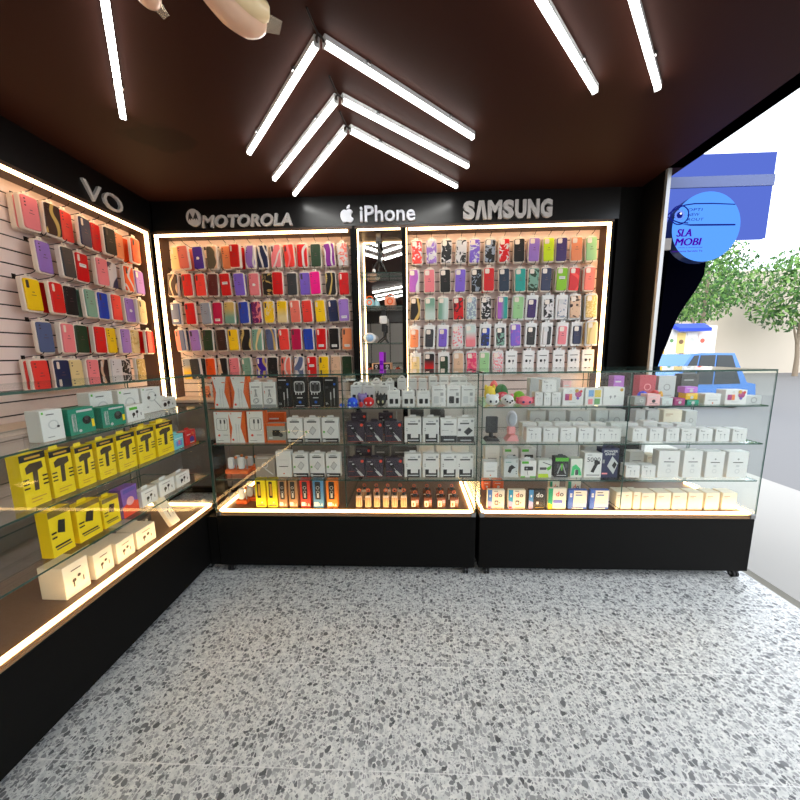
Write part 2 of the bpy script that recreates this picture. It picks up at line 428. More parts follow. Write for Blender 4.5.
# ------------------------------------------------------------------ fascias and their signs
tag(MB().box(-2.0, 1.535, 2.566, YB, 2.113, ZC, black_fascia).build('sign_fascia'), 'long black fascia board above the back wall displays carrying three silver signs', 'fascia')
tag(MB().box(XL, -2.01, -.72, 2.566, 2.113, ZC, black_fascia).build('sign_fascia'), 'black fascia board above the side wall display, meeting the corner', 'fascia')
YSG = 2.548
def sgn(u0, u1, v0, v1, y=YSG):
    a = aty(u0, (v0+v1)/2, y); b = aty(u1, (v0+v1)/2, y); um = (u0+u1)/2
    return a[0], b[0], aty(um, v1, y)[1], aty(um, v0, y)[1]
# first sign: round emblem and slanted wide capitals
s1 = tag(empty('brand_sign', (-1.06, 2.566, 2.2)), 'silver MOTOROLA sign with round winged emblem on black fascia', 'sign', 'silver fascia signs')
ctr = aty(193.3, 217.5, YSG); R = .061
m = MB(); P = [(ctr[0]+R*.9*math.cos(2*PI*i/32), ctr[1]+R*math.sin(2*PI*i/32)) for i in range(32)]
m.prism(P, YSG-.004, 2.566, letter_metal); em = m.build('emblem', s1)
def bat(sg): return [(ctr[0]+sg*x*R, ctr[1]+z*R) for x, z in ((.02, -.28), (.10, .02), (.36, .58), (.52, .25), (.66, -.42), (.50, -.18), (.42, -.15), (.33, -.36), (.25, -.1), (.16, -.2))]
m = MB()
for sg in (1, -1): m.prism(bat(sg), YSG-.006, YSG-.004, mat('emblem_dark', (48, 44, 46), .4))
m.build('winged_mark', em)
x0, x1, z0, z1 = sgn(201, 294.5, 213.8, 226.3)
m = MB(); text(m, 'MOTOROLA', x0, x1-.02, z0, z1, YSG, letter_metal, .028, .18, .018); m.build('lettering', s1); rebase(s1)
# second sign: bitten apple and thin letters
s2 = tag(empty('brand_sign', (-.24, 2.566, 2.2)), 'pale iPhone sign with a bitten fruit emblem on black fascia', 'sign', 'silver fascia signs')
ax0, ax1, az0, az1 = sgn(340.3, 353.2, 209.2, 222.2)
AP = [(.50, .93), (.60, .97), (.72, 1.0), (.86, .95), (.95, .84), (.86, .74), (.81, .62), (.83, .47), (.91, .36), (1.0, .30), (.93, .15), (.83, .04), (.72, 0), (.62, .03), (.52, .06), (.42, .04), (.31, 0), (.20, .05), (.10, .18), (.03, .34), (0, .52), (.02, .70), (.09, .85), (.19, .94), (.30, .98), (.40, .96)]
m = MB(); m.prism([(ax0+x*(ax1-ax0), az0+z*(az1-az0)) for x, z in AP], YSG, 2.566, letter_white)
LF = [(.48, 1.05), (.52, 1.20), (.60, 1.30), (.74, 1.36), (.74, 1.24), (.68, 1.12), (.58, 1.06)]
m.prism([(ax0+x*(ax1-ax0), az0+z*(az1-az0)) for x, z in LF], YSG, 2.566, letter_white); m.build('emblem', s2)
x0, x1, z0, z1 = sgn(359.8, 415.2, 204.8, 221.0)
m = MB(); text(m, 'iPhone', x0, x1, z0, z1, YSG, letter_white, .012, 0, .018); m.build('lettering', s2); rebase(s2)
# third sign: heavy capitals, the A without its bar
s3 = tag(empty('brand_sign', (.52, 2.566, 2.2)), 'silver heavy SAMSUNG capitals on the black fascia over the case bay', 'sign', 'silver fascia signs')
x0, x1, z0, z1 = sgn(462.8, 552.6, 199.6, 218.2)
m = MB(); W = (x1-x0)/7; h = z1-z0
def place(ch, i, a=.04, b=.96, bold=.055): text(m, ch, x0+(i+a)*W, x0+(i+b)*W, z0, z1, YSG, letter_metal, bold, 0, .018)
place('S', 0); place('M', 2, -.02, 1.08); place('S', 3, .14, 1.02); place('U', 4, .10, .98); place('N', 5, .08, 1.0); place('G', 6, .08, 1.0)
A = [(0, 0), (.27, 1), (.72, 1), (1.0, 0), (.70, 0), (.50, .72), (.30, 0)]
m.prism([(x0+(1.02+.9*x)*W, z0+z*h) for x, z in A], YSG, 2.566, letter_metal); m.build('lettering', s3); rebase(s3)
# side fascia: last two letters of a sign
s4 = tag(empty('brand_sign', (-2.0, 1.95, 2.2), PI/2), 'silver VO lettering on the side wall fascia near the corner', 'sign', 'silver fascia signs')
m = MB(); yo0 = atx(104.7, 203, -1.992); yo1 = atx(122.7, 203, -1.992); zt_ = atx(111, 193.0, -1.992)[1]; zb_ = atx(117, 212, -1.992)[1]
text(m, 'O', yo0[0]-1.95, yo1[0]-1.95, zb_, zt_, -.008, letter_metal, .0, 0, .018); o = m.build('letter', s4); o.location = (0, 0, -2.2); m = MB()
w_ = yo1[0]-yo0[0]
text(m, 'V', yo0[0]-1.95-.92*w_, yo0[0]-1.95-.06*w_, zb_, zt_, -.008, letter_metal, .0, 0, .018); o = m.build('letter', s4); o.location = (0, 0, -2.2)

# ------------------------------------------------------------------ ceiling lights
def tube_light(p, q, label, group, z=ZC):
    p = Vector((p[0], p[1], 0)); q = Vector((q[0], q[1], 0)); d = q-p; Ln = d.length; c = (p+q)/2
    r = tag(empty('tube_light', (c.x, c.y, z), math.atan2(d.y, d.x)), label, 'tube light', group)
    h = Ln/2
    MB().box(-h, h, -.011, .011, -.020, 0, tube_body).build('housing', r)
    m = MB(); pr = [(-.0105, -.020), (-.012, -.025), (-.010, -.033), (-.005, -.037), (.005, -.037), (.010, -.033), (.012, -.025), (.0105, -.020)]
    n = len(pr); xx = (-h+.006, h-.006)
    m.add([(x, y, zz) for x in xx for y, zz in pr], [(i, (i+1) % n, n+(i+1) % n, n+i) for i in range(n)]+[tuple(range(n)), tuple(range(n, 2*n))], led_white, True); m.build('diffuser', r)
    for s_ in (-1, 1):
        MB().cbox(*((h-.006, h) if s_ > 0 else (-h, -h+.006)), -.013, .013, -.038, 0, tube_body, .002).build('end_cap', r)
    for x in (-.28*2*h, .28*2*h):
        MB().box(x-.008, x+.008, -.018, .018, -.012, 0, steel).build('mount_clip', r)
    return r
chev = 'chevron of ceiling tube lights'
ch = [((-.322, 1.362), (.344, 1.925)), ((-.312, 1.634), (.362, 2.196)), ((-.314, 1.833), (.325, 2.434)),
      ((-.347, 1.361), (-.930, 1.985)), ((-.338, 1.633), (-.905, 2.265)), ((-.337, 1.832), (-.845, 2.47))]
nm = ['outer', 'middle', 'inner']
for i, (p, q) in enumerate(ch):
    tube_light(p, q, 'white tube light, %s arm of the %s ceiling chevron' % ('niche-to-pier' if i < 3 else 'corner-side', nm[i % 3]), chev)
for i, (x, y) in enumerate(((-.333, 1.345), (-.324, 1.617), (-.325, 1.816))):
    m = MB(); m.tube([(x-.014, y+.016, ZC-.02), (x-.008, y-.012, ZC-.03), (x, y-.02, ZC-.028), (x+.008, y-.012, ZC-.03), (x+.012, y+.018, ZC-.02)], .005, dark_wire)
    m.tube([(x, y-.02, ZC-.028), (x-.012, y-.05, ZC-.012), (x-.02, y-.085, ZC-.003)], .004, dark_wire)
    tag(m.build('connector_cable'), 'short dark cable joining the two tubes at the %s ceiling chevron tip' % nm[i], 'cable', 'tube connector cables')
straight = 'straight ceiling tubes'
tube_light((.835, 1.645), (.213, 1.03), 'white tube light slanting in from above, second ceiling tube from the open shopfront', straight)
tube_light((1.109, 1.644), (.504, 1.012), 'white tube light slanting in from above, ceiling tube closest to the open shopfront', straight)
tube_light((-1.40, 1.681), (-.851, 1.0), 'white tube light on the ceiling near the side wall sign', straight)
# the same chevrons go on over the customer area, as the niche mirror shows
for k, y in enumerate((-.15, -.55, -.95)):
    for sx in (-1, 1):
        tube_light((sx*.03, y), (sx*.72, y-.55), 'white ceiling tube over the customer area, chevron %s, seen in the niche mirror, %s arm' % (ORD[k], 'street-side' if sx > 0 else 'wall-side'), 'mirrored ceiling tubes')
for k, x in enumerate((-1.6, -1.1, 1.0, 1.4)):  # straight tubes added out of view to brighten the floor
    tube_light((x, .4), (x-.05, -.45), 'white straight ceiling tube added over the customer area, %s across, brightening the floor' % ORD[k], 'mirrored ceiling tubes')

# ------------------------------------------------------------------ clear plastic decorations on the ceiling
peach_film = mat('peach_plastic_film', (242, 200, 172), .25); amber_film = mat('pale_gold_plastic', (248, 222, 176), .2); clear_film = glassy('clear_plastic_film', (.96, .9, .78), 1.5, .1, .16)
def decoration(name, label, pts, rad, zz, tip):
    """a hanging petal-shaped plastic lantern: a curved shell with a faceted clear end"""
    r = tag(empty(name, (pts[0][0], pts[0][1], ZC)), label, 'decoration', 'plastic ceiling decorations')
    o = Vector((pts[0][0], pts[0][1], ZC))
    m = MB(); P0 = [Vector((x, y, zz+dz))-o for x, y, dz in pts]; P = []; R0 = rad; rad = []
    for i in range(len(P0)-1):
        a, b, c, d = P0[max(0, i-1)], P0[i], P0[i+1], P0[min(len(P0)-1, i+2)]
        for k in range(5):
            t = k/5; P.append(.5*((2*b)+(c-a)*t+(2*a-5*b+4*c-d)*t*t+(3*b-a-3*c+d)*t**3)); rad.append(R0[i]+(R0[i+1]-R0[i])*t)
    P.append(P0[-1]); rad.append(R0[-1])
    m.tube(P, rad, peach_film, 16); m.build('peach_shell', r)
    m = MB(); Q = [p+Vector((.026, -.030, -.006)) for p in P]
    m.tube(Q, [q*.66 for q in rad], amber_film, 6); m.build('gold_insert', r)
    e = P[-1]; d = (P[-1]-P[-2]).normalized(); sd = d.cross(Vector((0, 0, 1))).normalized()
    m = MB(); w = rad[-1]*1.02
    B = [e+sd*w, e+Vector((0, 0, w)), e-sd*w, e-Vector((0, 0, w))]; T = [e+d*tip+sd*w*.75, e+d*tip*.9+Vector((0, 0, w*.6)), e+d*tip*.8-sd*w*.3, e+d*tip*.9-Vector((0, 0, w*.7))]
    m.add(B+T, [(0, 1, 5, 4), (1, 2, 6, 5), (2, 3, 7, 6), (3, 0, 4, 7), (4, 5, 6, 7)], clear_film); m.build('clear_tip', r)
    m = MB(); mid = P[len(P)//2]; m.tube([mid, Vector((mid.x, mid.y, 0))], .002, steel, 6); m.build('hanging_thread', r)
def atz(u, v, z):
    d = ray(u, v); t = (z-EYE)/d.z; return d.x*t, d.y*t
zd = 2.16
p = [atz(u, v, zd) for u, v in ((196, -46), (211, -23), (231, -2), (250, 13), (264, 21))]
decoration('ceiling_lantern', 'large peach translucent petal-shaped plastic decoration hanging from the dark ceiling', [(a, b, dz) for (a, b), dz in zip(p, (.03, .015, .0, -.004, 0))], [.05, .062, .063, .055, .030], zd, .05)
p = [atz(u, v, zd) for u, v in ((136, -30), (142, -16), (150, -4), (155, 3))]
decoration('ceiling_lantern', 'small peach and orange plastic decoration hanging near the side wall tube', [(a, b, 0) for a, b in p], [.034, .038, .032, .02], zd, .035)
# ------------------------------------------------------------------ phone cases on the hooks
CC = dict(cream=(236, 214, 160), salmon=(238, 128, 112), violet=(62, 24, 150), olive=(86, 80, 66), peach=(240, 150, 104), red=(206, 14, 22), lilac=(160, 124, 200),
          black=(26, 24, 24), navy=(36, 44, 78), pink=(238, 138, 146), coral=(238, 72, 64), green=(38, 62, 40), purple=(128, 34, 140), white=(226, 222, 222), brown=(58, 34, 28),
          maroon=(86, 24, 30), lavender=(132, 104, 206), charcoal=(56, 58, 62), magenta=(240, 0, 140), slate=(92, 104, 140), grey=(150, 160, 176), crimson=(186, 14, 78),
          blue=(40, 72, 176), plum=(112, 30, 96), yellow=(248, 206, 24), sage=(128, 168, 150), orange=(240, 92, 24), lime=(204, 228, 10), indigo=(60, 34, 98), mint=(160, 206, 150),
          teal=(44, 160, 150), gold=(210, 180, 110), beige=(226, 190, 160), orchid=(176, 104, 196), ink=(30, 46, 66), apple=(140, 196, 20), ice=(206, 222, 216), rose=(224, 60, 110))
def slab(mb, w, h, r, y0, y1, bev, m, cx=0, cz=0):
    A = rrect(w-2*bev, h-2*bev, max(r-bev, .001), 3, cx, cz); B = rrect(w, h, r, 3, cx, cz); n = len(A)
    vs = [(x, y0, z) for x, z in A]+[(x, y0+bev, z) for x, z in B]+[(x, y1, z) for x, z in B]
    fs = [tuple(range(n)), tuple(range(3*n-1, 2*n-1, -1))]
    for k in (0, n): fs += [(k+i, k+(i+1) % n, k+n+(i+1) % n, k+n+i) for i in range(n)]
    return mb.add(vs, fs, m)
SHAPES = {}
def shared(key, fn):
    if key not in SHAPES: SHAPES[key] = fn()
    return SHAPES[key]
bag_film = mat('crinkled_bag_film', (206, 206, 204), .18)
def bump(m, scale, st):
    nt = m.node_tree; N = nt.nodes.new; n = N('ShaderNodeTexNoise'); n.inputs['Scale'].default_value = scale; n.inputs['Detail'].default_value = 3
    tc = N('ShaderNodeTexCoord'); nt.links.new(tc.outputs['Object'], n.inputs['Vector'])
    b = N('ShaderNodeBump'); b.inputs['Strength'].default_value = st; b.inputs['Distance'].default_value = .01
    nt.links.new(n.outputs['Fac'], b.inputs['Height']); nt.links.new(b.outputs[0], nt.nodes['Principled BSDF'].inputs['Normal'])
bump(bag_film, 60, .6)
def make_pack(spec, sq):
    """spec: colour[:pattern:colour2][:flags]; flags L label, B white box, G clear bag, E earphone pack, S sticker mid, X label upper"""
    q = spec.split(':'); c1 = CC[q[0]]; pat = q[1] if len(q) > 1 and q[1] else None; c2 = CC[q[2]] if len(q) > 2 and q[2] else (230, 225, 220); fl = q[3] if len(q) > 3 else ''
    root = empty('phone_case_package')
    d = random.choice((.018, .022, .026))
    m = MB()
    if 'B' in fl or 'E' in fl: m.cbox(-.046, .046, 0, d, -.094, .094, WHITE, .0015)
    elif 'G' in fl:
        m.prism([(-.047, -.097), (.047, -.097), (.046, .08), (.036, .098), (-.036, .098), (-.046, .08)], .0, d, bag_film)
    else: slab(m, .087, .186, .014, 0, d, .003, tray_mat)
    m.build('blister_tray' if not ('B' in fl or 'E' in fl) else 'white_carton', root)
    m = MB()
    if 'B' in fl or 'E' in fl:
        m.prism([(-.02, .094), (.02, .094), (.016, .112), (-.016, .112)], .004, .0052, WHITE); m.ring(0, .103, .002, .006, .0038, GREY, 8)
    else:
        m.prism(rrect(.034, .02, .008, 3, 0, .100), .006, .0072, tray_mat); m.ring(0, .101, .0018, .0045, .0058, GREY, 8)
    m.build('hang_tab', root)
    if 'E' in fl:
        m = MB(); m.rect(-.03, .03, .05, .056, -.0006, DGREY); m.ball((-.016, -.001, .012), (.010, .004, .012), BLACK, 10, 6); m.ball((.014, -.001, .014), (.007, .004, .010), DGREY, 10, 6)
        m.rect(.010, .013, -.012, .006, -.0006, DGREY); m.rect(-.03, .02, -.05, -.047, -.0006, GREY); m.rect(-.03, .0, -.06, -.057, -.0006, GREY); m.rect(.012, .03, -.075, -.066, -.0006, LGREY)
        m.build('earphone_print', root)
        return root
    w, h = (.064, .142) if 'B' in fl else (.077, .168)
    cz = -.008 if 'B' in fl else 0
    body = pattern(pat, c1, c2) if pat else mat('case_%s' % q[0], deep(c1), .4, spec=.35)
    m = MB(); slab(m, w, h, .011, -.008, 0, .0022, body, 0, cz); case = m.build('phone_case', root)
    m = MB()
    if sq:
        m.prism(rrect(.034, .036, .008, 3, -w/2+.022, cz+h/2-.023), -.0092, -.008, tray_mat if c1 != CC['white'] else LGREY); m.build('camera_cutout', case)
    else:
        k = random.random(); x = -w/2+.014; z = cz+h/2-.018
        if k < .6:
            for i in range(2 if k < .3 else 3): m.prism([(x+.0042*math.cos(a*PI/4), z-.017*i+.0042*math.sin(a*PI/4)) for a in range(8)], -.009, -.008, mat('camera_hole', (60, 48, 48), .3))
        else: m.prism(rrect(.014, .042, .006, 3, x+.002, z-.012), -.009, -.008, tray_mat if k > .85 else mat('camera_hole', (60, 48, 48), .3))
        m.build('camera_cutout', case)
    if not pat and 'L' not in fl and 'S' not in fl:
        m = MB(); m.rect(-.012, .012, cz-.004, cz-.001, -.0084, mat('case_print', (90, 60, 66), .5)); m.rect(-.006, .006, cz+.012, cz+.016, -.0084, mat('case_print', (90, 60, 66), .5)); m.build('small_print', case)
    if 'L' in fl or 'X' in fl:
        m = MB(); zz = cz-h*.32 if 'L' in fl else cz+.012
        m.prism([(-.022, zz-.010), (.022, zz-.010), (.022, zz+.010), (-.022, zz+.010)], -.0088, -.008, WHITE)
        m.rect(-.018, .016, zz+.001, zz+.004, -.0090, GREY); m.build('price_label', case)
    if 'S' in fl:
        m = MB(); m.prism([(-.012, -.012), (.006, -.014), (.015, -.004), (.004, .008), (-.010, .006)], -.0088, -.008, WHITE); m.build('sticker', case)
    return root
def descr(spec):
    q = spec.split(':'); fl = q[3] if len(q) > 3 else ''
    if 'E' in fl: return 'white earphone pack'
    s = q[0]
    if len(q) > 1 and q[1]: s += ' and ' + q[2] if q[1] != 'spots' else ' speckled ' + q[2]
    pk = 'boxed' if 'B' in fl else ('bagged' if 'G' in fl else '')
    lb = ' with label' if ('L' in fl or 'X' in fl) else ''
    return ('%s %s phone case%s' % (pk, s, lb)).strip()
YC = 2.63
ROWZ = [1.929, 1.709, 1.489, 1.267, 1.058, .845]
ROWN = ['top row', 'second row', 'third row', 'fourth row', 'fifth row', 'sixth row']
def hook(parent, x, z, y0, y1):
    m = MB(); m.tube([(x, y0, z), (x, y1+.01, z+.012), (x, y1-.012, z+.020), (x, y1-.02, z+.030)], .0022, dark_wire, 6); m.box(x-.008, x+.008, y0-.004, y0, z-.012, z+.012, dark_wire)
    o = m.build('display_hook'); o.parent = parent; o.matrix_parent_inverse = Matrix(); return o
def hang_row(specs, us, vs, row, sq, panel, unit, group, deep=.5):
    px, pull = -9, False
    for i, sp in enumerate(specs.split()):
        u = us[i]; v = vs[0]+(vs[1]-vs[0])*i/(len(us)-1)
        x, z = aty(u, v, YC-.01)
        r = make_pack(sp, sq); fl = sp.split(':')[3] if sp.count(':') > 2 else ''
        near = i > 0 and x-px < .094 and not pull; pull = near; px = x
        r.location = (x, YC+random.uniform(-.008, .002)-(.030 if near else 0), z)
        r.rotation_euler = (random.uniform(-.05, .0), random.uniform(-.045, .045)-.02*(0 if sq else 1), random.uniform(-.10, .06) if not sq else random.uniform(-.05, .09))
        r.rotation_euler.x = random.uniform(-.03, .03)
        tag(r, '%s, %s in %s, %s' % (descr(sp), ORD[i], ROWN[row], panel), 'phone case' if 'E' not in fl else 'earphones', group)
        hk = hook(unit, x-unit.location.x, z+.101-unit.location.z, YS-unit.location.y, YC-.02-unit.location.y)
        if random.random() < deep:
            b = make_back(r); b.location = (x+random.uniform(-.006, .006), YC+.043, z+random.uniform(-.004, .004)); b.rotation_euler = (0, random.uniform(-.03, .03), random.uniform(-.05, .05))
            tag(b, 'spare pack behind the %s case, %s in %s, %s' % (sp.split(':')[0], ORD[i], ROWN[row], panel), 'phone case', group+', second layer')
def make_back(r):
    b = r.copy(); COL.objects.link(b); b.parent = None
    for chd in list(r.children):
        if chd.name.split('.')[0] in ('blister_tray', 'white_carton', 'phone_case', 'earphone_print'):
            c = chd.copy(); COL.objects.link(c); c.parent = b
    return b
PA = 'corner-side wall bay'; PB = 'pier-side wall bay'
def Z4(l, x0, y0, s): return [x0+a/s for a in l]
mo = [
 ('cream salmon violet:::S olive:swirl:beige peach red lilac:swirl:white navy:swirl:white pink:swirl:white coral:swirl:pink red:swirl:white green purple:swirl:white white:marble:salmon', [62, 102, 152, 207, 265, 306, 360, 408, 462, 516, 568, 622, 677, 730], (258.5, 254.5)),
 ('brown:swirl:beige red coral maroon red:::X lavender pink:::S black:marble:gold red charcoal lavender magenta black:swirl:gold red', [50, 108, 160, 210, 260, 317, 375, 430, 475, 527, 580, 625, 682, 735], (285, 283.5)),
 ('slate:::L red grey crimson:::L sage:fade:gold blue plum:marble:pink yellow:marble:cream cream:fade:yellow salmon coral yellow navy lilac:::XL', [63, 122, 182, 228, 278, 335, 385, 435, 488, 540, 588, 640, 692, 738], (314, 310.5)),
 ('salmon:split:slate lilac green brown yellow black:swirl:gold sage:swirl:cream slate:swirl:gold coral crimson blue red:::L black:::L peach:::L', [80, 138, 190, 247, 293, 342, 388, 443, 495, 545, 593, 645, 697, 748], (340.5, 338.8)),
 ('yellow:fade:grey charcoal orange black:swirl:beige pink sage violet:swirl:gold black salmon:swirl:white slate:swirl:white red:::X yellow beige green', [110, 150, 203, 250, 297, 345, 405, 450, 503, 555, 607, 655, 702, 748], (369, 366.5))]
for k, (sp, us, vs) in enumerate(mo):
    hang_row(sp, Z4(us, 160, 220, 4), vs, k, False, PA, uA, 'phone cases in the corner-side bay', .55)
hang_row('peach:marble:brown black salmon', [206, 219, 233], (396, 395), 5, False, PA, uA, 'phone cases in the corner-side bay', 0)
sa = [
 ('coral:marble:white lilac:marble:white black:marble:white white:marble:black lavender:marble:white black:marble:grey red:marble:white black lilac lime indigo peach mint', [56, 105, 155, 204, 249, 301, 348, 398, 447, 497, 540, 590, 640], (252.3, 248.5)),
 ('orchid:swirl:white pink black lavender black:marble:grey red ink teal green:marble:sage navy apple:::X red:swirl:coral salmon', [47, 98, 151, 201, 255, 294, 347, 402, 445, 487, 540, 582, 632], (281.2, 278.8)),
 ('black:swirl:gold ice:fade:sage::G sage:fadex:ice::G red:marble:maroon ice:spots:grey::G black:marble:white::G orchid:fadex:teal::G mint:::G indigo:::B black:marble:white:B white:marble:grey:B beige:marble:brown:G cream:spots:gold:G', [51, 100, 144, 195, 238, 287, 342, 395, 440, 495, 541, 585, 637], (309.2, 306.5)),
 ('peach:::B charcoal:::B lavender:::B pink:spots:white:G pink:fade:ice:G navy:marble:blue:B charcoal:marble:sage:B lavender:marble:orchid:G black:::B white:split:charcoal:B pink:::B navy:::B cream:swirl:gold:G', [48, 98, 143, 192, 236, 285, 335, 386, 438, 490, 543, 592, 632], (337.5, 333.5)),
 ('cream:::B red:fade:black:G green:::B beige:::G rose:marble:pink:G mint:::G pink:spots:white:G white:::E white:::E white:::E white:::E white:::E white:::E', [52, 98, 147, 195, 240, 281, 326, 372, 428, 478, 530, 580, 628], (364.5, 361.3))]
for k, (sp, us, vs) in enumerate(sa):
    hang_row(sp, Z4(us, 400, 200, 3.3333), vs, k, True, PB, uB, 'phone cases in the pier-side bay', .45)
# side wall bay
XC = -2.075
side = ['pink brown:swirl:gold coral navy red black peach orange', 'lilac charcoal red:::X pink navy:swirl:white orange:swirl:white lilac', 'yellow red black sage blue coral lilac:::S cream', 'slate pink green red yellow lilac cream:marble:gold red', 'coral navy cream pink brown:swirl:beige white black:marble:white gold:marble:cream']
lastu = [[101, 111, 122, 135], [102, 114.5, 128, 141], [104, 115, 131, 140.6], [112, 123.5, 136, 147.5], [104, 114, 127, 139]]
midv = [273, 296, 318.5, 347, 371]
for k, sp in enumerate(side):
    S = sp.split(); n = len(S)
    ys = [atx(u, midv[k], XC)[0] for u in lastu[k]]; st = (ys[-1]-ys[0])/3
    ys = [ys[0]-st*(n-4-i) for i in range(n-4)]+ys
    for i, (s_, y) in enumerate(zip(S, ys)):
        z = ROWZ[k]+(.0, .0, .0, -.006, -.01)[k]
        r = make_pack(s_, False); r.location = (XC+random.uniform(-.004, .004)+.022*(i % 2), y, z); r.rotation_euler = (random.uniform(-.02, .02), random.uniform(-.03, .03), PI/2+random.uniform(-.05, .2))
        tag(r, '%s, %s from the corner in %s, side wall bay' % (descr(s_), ORD[n-1-i], ROWN[k]), 'phone case', 'phone cases on the side wall')
        hk = hook(uL, y-.9, z+.101, YLS-2.016, -XC-.02-2.016)
        if random.random() < .5:
            b = make_back(r); b.location = (XC-.043, y+random.uniform(-.006, .006), z); b.rotation_euler = (0, random.uniform(-.03, .03), PI/2)
            tag(b, 'spare pack behind the %s case, %s from the corner in %s, side wall bay' % (s_.split(':')[0], ORD[n-1-i], ROWN[k]), 'phone case', 'phone cases on the side wall, second layer')
# ------------------------------------------------------------------ things in the mirrored niche
black_pl = mat('black_plastic', (24, 24, 26), .35); white_pl = mat('white_plastic', (225, 225, 225), .3)
def tripod(x, y, z, h, label, headm):
    r = tag(empty('mini_tripod', (x, y, z)), label, 'tripod', 'mini tripods in the niche')
    for k in range(3):
        a = PI/2+.3+k*2*PI/3
        m = MB(); m.tube([(0, 0, h*.38), (.045*math.cos(a), .045*math.sin(a), h*.16), (.062*math.cos(a), .062*math.sin(a), .004)], [.006, .005, .004], black_pl); l = m.build('leg', r)
        m = MB(); m.ball((.062*math.cos(a), .062*math.sin(a), .005), .005, rubber, 8, 6); m.build('foot', l)
    m = MB(); m.tube([(0, 0, h*.33), (0, 0, h*.8)], [.011, .009], black_pl, 12); m.ball((0, 0, h*.6), .014, black_pl, 12, 8); m.build('centre_column', r)
    m = MB(); m.cbox(-.02, .02, -.012, .012, h*.78, h, headm, .003); m.cbox(-.026, .026, -.008, .008, h*.74, h*.79, black_pl, .002); m.build('phone_clamp', r)
x, _ = aty(379, 270, 2.64); z1 = NZ[0]; h = aty(379, 233, 2.64)[1]-z1
tripod(x, 2.645, z1, h, 'black mini tripod with clamp on the top glass shelf of the mirrored niche', black_pl)
m = MB(); q = aty(373, 236, 2.60); m.lathe([(.001, 0), (.012, 0), (.014, .008), (.014, .02), (.008, .028), (.001, .03)], white_pl); r = m.build('light_bulb_cap', None, (q[0], 2.61, z1)); tag(r, 'small white camera puck beside the tripod on the top niche shelf', 'camera')
m = MB(); m.tube([(0, 0, .03), (0, 0, .055)], .003, black_pl); m.build('stem', r); r.name = 'camera_puck'
# round handled speakers
def speaker(u, v, w, body, handle, label):
    x, z = aty(u, v, 2.63)
    r = tag(empty('handled_speaker', (x, 2.635, NZ[1])), label, 'speaker', 'handled speakers in the niche')
    m = MB(); slab(m, w, w*.82, .016, -.02, .022, .005, body, 0, w*.41); m.build('body', r)
    m = MB(); P = [(w*.36*math.cos(PI*i/10), 0, w*.76+w*.34*math.sin(PI*i/10)) for i in range(11)]; m.tube(P, .0045, handle); m.build('carry_handle', r)
    m = MB(); m.ring(0, w*.4, w*.18, w*.3, -.0205, handle, 20); m.build('speaker_ring', r)
sky_pl = plast((150, 196, 206)); peach_pl = plast((240, 160, 128)); orange_pl = plast((240, 96, 20))
speaker(369.5, 300, .072, sky_pl, orange_pl, 'pale blue speaker with orange carry handle on the middle niche shelf')
speaker(390, 300, .086, peach_pl, orange_pl, 'peach speaker with orange carry handle on the middle niche shelf')
x, z = aty(376, 300, 2.62)
m = MB(); m.lathe([(.026, 0), (.026, .006), (.018, .03), (.004, .07), (.001, .072)], sky_pl); r = m.build('cone_speaker', None, (x, 2.66, NZ[1])); tag(r, 'pale blue cone between the two handled speakers on the niche shelf', 'speaker')
m = MB(); m.torus((0, 0, .006), .026, .003, white_pl, 'z', 16, 6); m.build('base_ring', r)
# watch with stand on the lower shelf
x, z = aty(384, 330, 2.63); hh = aty(384, 316, 2.63)[1]-NZ[2]
r = tag(empty('watch_stand', (x, 2.64, NZ[2])), 'smart watch with white square face on a black tripod stand, lower niche shelf', 'watch stand')
for k in range(3):
    a = -PI/2+.5+k*2*PI/3; m = MB(); m.tube([(0, 0, .05), (.055*math.cos(a), .05*math.sin(a), .004)], [.006, .004], black_pl); m.build('leg', r)
m = MB(); m.tube([(0, 0, .045), (0, 0, hh*.8)], .008, black_pl); m.build('post', r)
m = MB(); slab(m, .062, .062, .012, -.018, -.004, .003, white_pl, -.004, hh-.03); m.build('watch_face', r)
m = MB(); m.prism(rrect(.034, .05, .008, 3, 0, hh+.02), -.010, -.004, black_pl); m.prism(rrect(.034, .07, .008, 3, .0, hh-.09), -.012, -.004, black_pl); m.build('watch_strap', r)
x, z = aty(369.5, 335.5, 2.61)
r = tag(empty('round_alarm_clock', (x, 2.62, NZ[2])), 'small round pale blue gadget with white rim on the lower niche shelf', 'gadget')
m = MB(); m.ball((0, 0, .042), (.052, .018, .041), white_pl, 20, 12); m.build('rim', r)
m = MB(); m.ball((.0, -.012, .042), (.034, .012, .030), plast((140, 180, 222)), 18, 10); m.build('dial', r); r.name = 'round_gadget'
# ledge of the niche: purple watch before a dark boxed watch, orange balls
x, z = aty(381, 362, 2.55); zl = NZ[2]-.245; zl = aty(381, 374, 2.55)[1]
MB().pane(-.408, -.072, YF+.005, YS, zl-.006, zl, glass_clear, glass_edge).build('glass_shelf', None).parent = uN
o = [c for c in uN.children if c.name.startswith('glass_shelf')][-1]; o.location = (.24, -YF, 0)
r = tag(empty('purple_watch', (x, 2.60, zl)), 'bright purple smart watch band standing on the lowest niche shelf', 'watch')
top = aty(381, 352, 2.6)[1]-zl
pur = plast((172, 40, 224), .3)
m = MB(); m.lathe([(.030, 0), (.028, .006), (.016, .012), (.012, .03)], pur); m.build('stand', r)
m = MB(); m.prism([(-.013, .02), (.013, .02), (.016, top*.55), (.018, top), (-.018, top), (-.016, top*.55)], -.006, .006, pur); m.build('band', r)
m = MB(); slab(m, .032, .036, .008, -.014, -.006, .003, plast((120, 20, 190), .2), 0, top*.5); m.build('watch_face', r)
r = tag(empty('boxed_watch', (x-.004, 2.65, zl)), 'dark boxed smart watch set in a peach tray behind the purple watch', 'box')
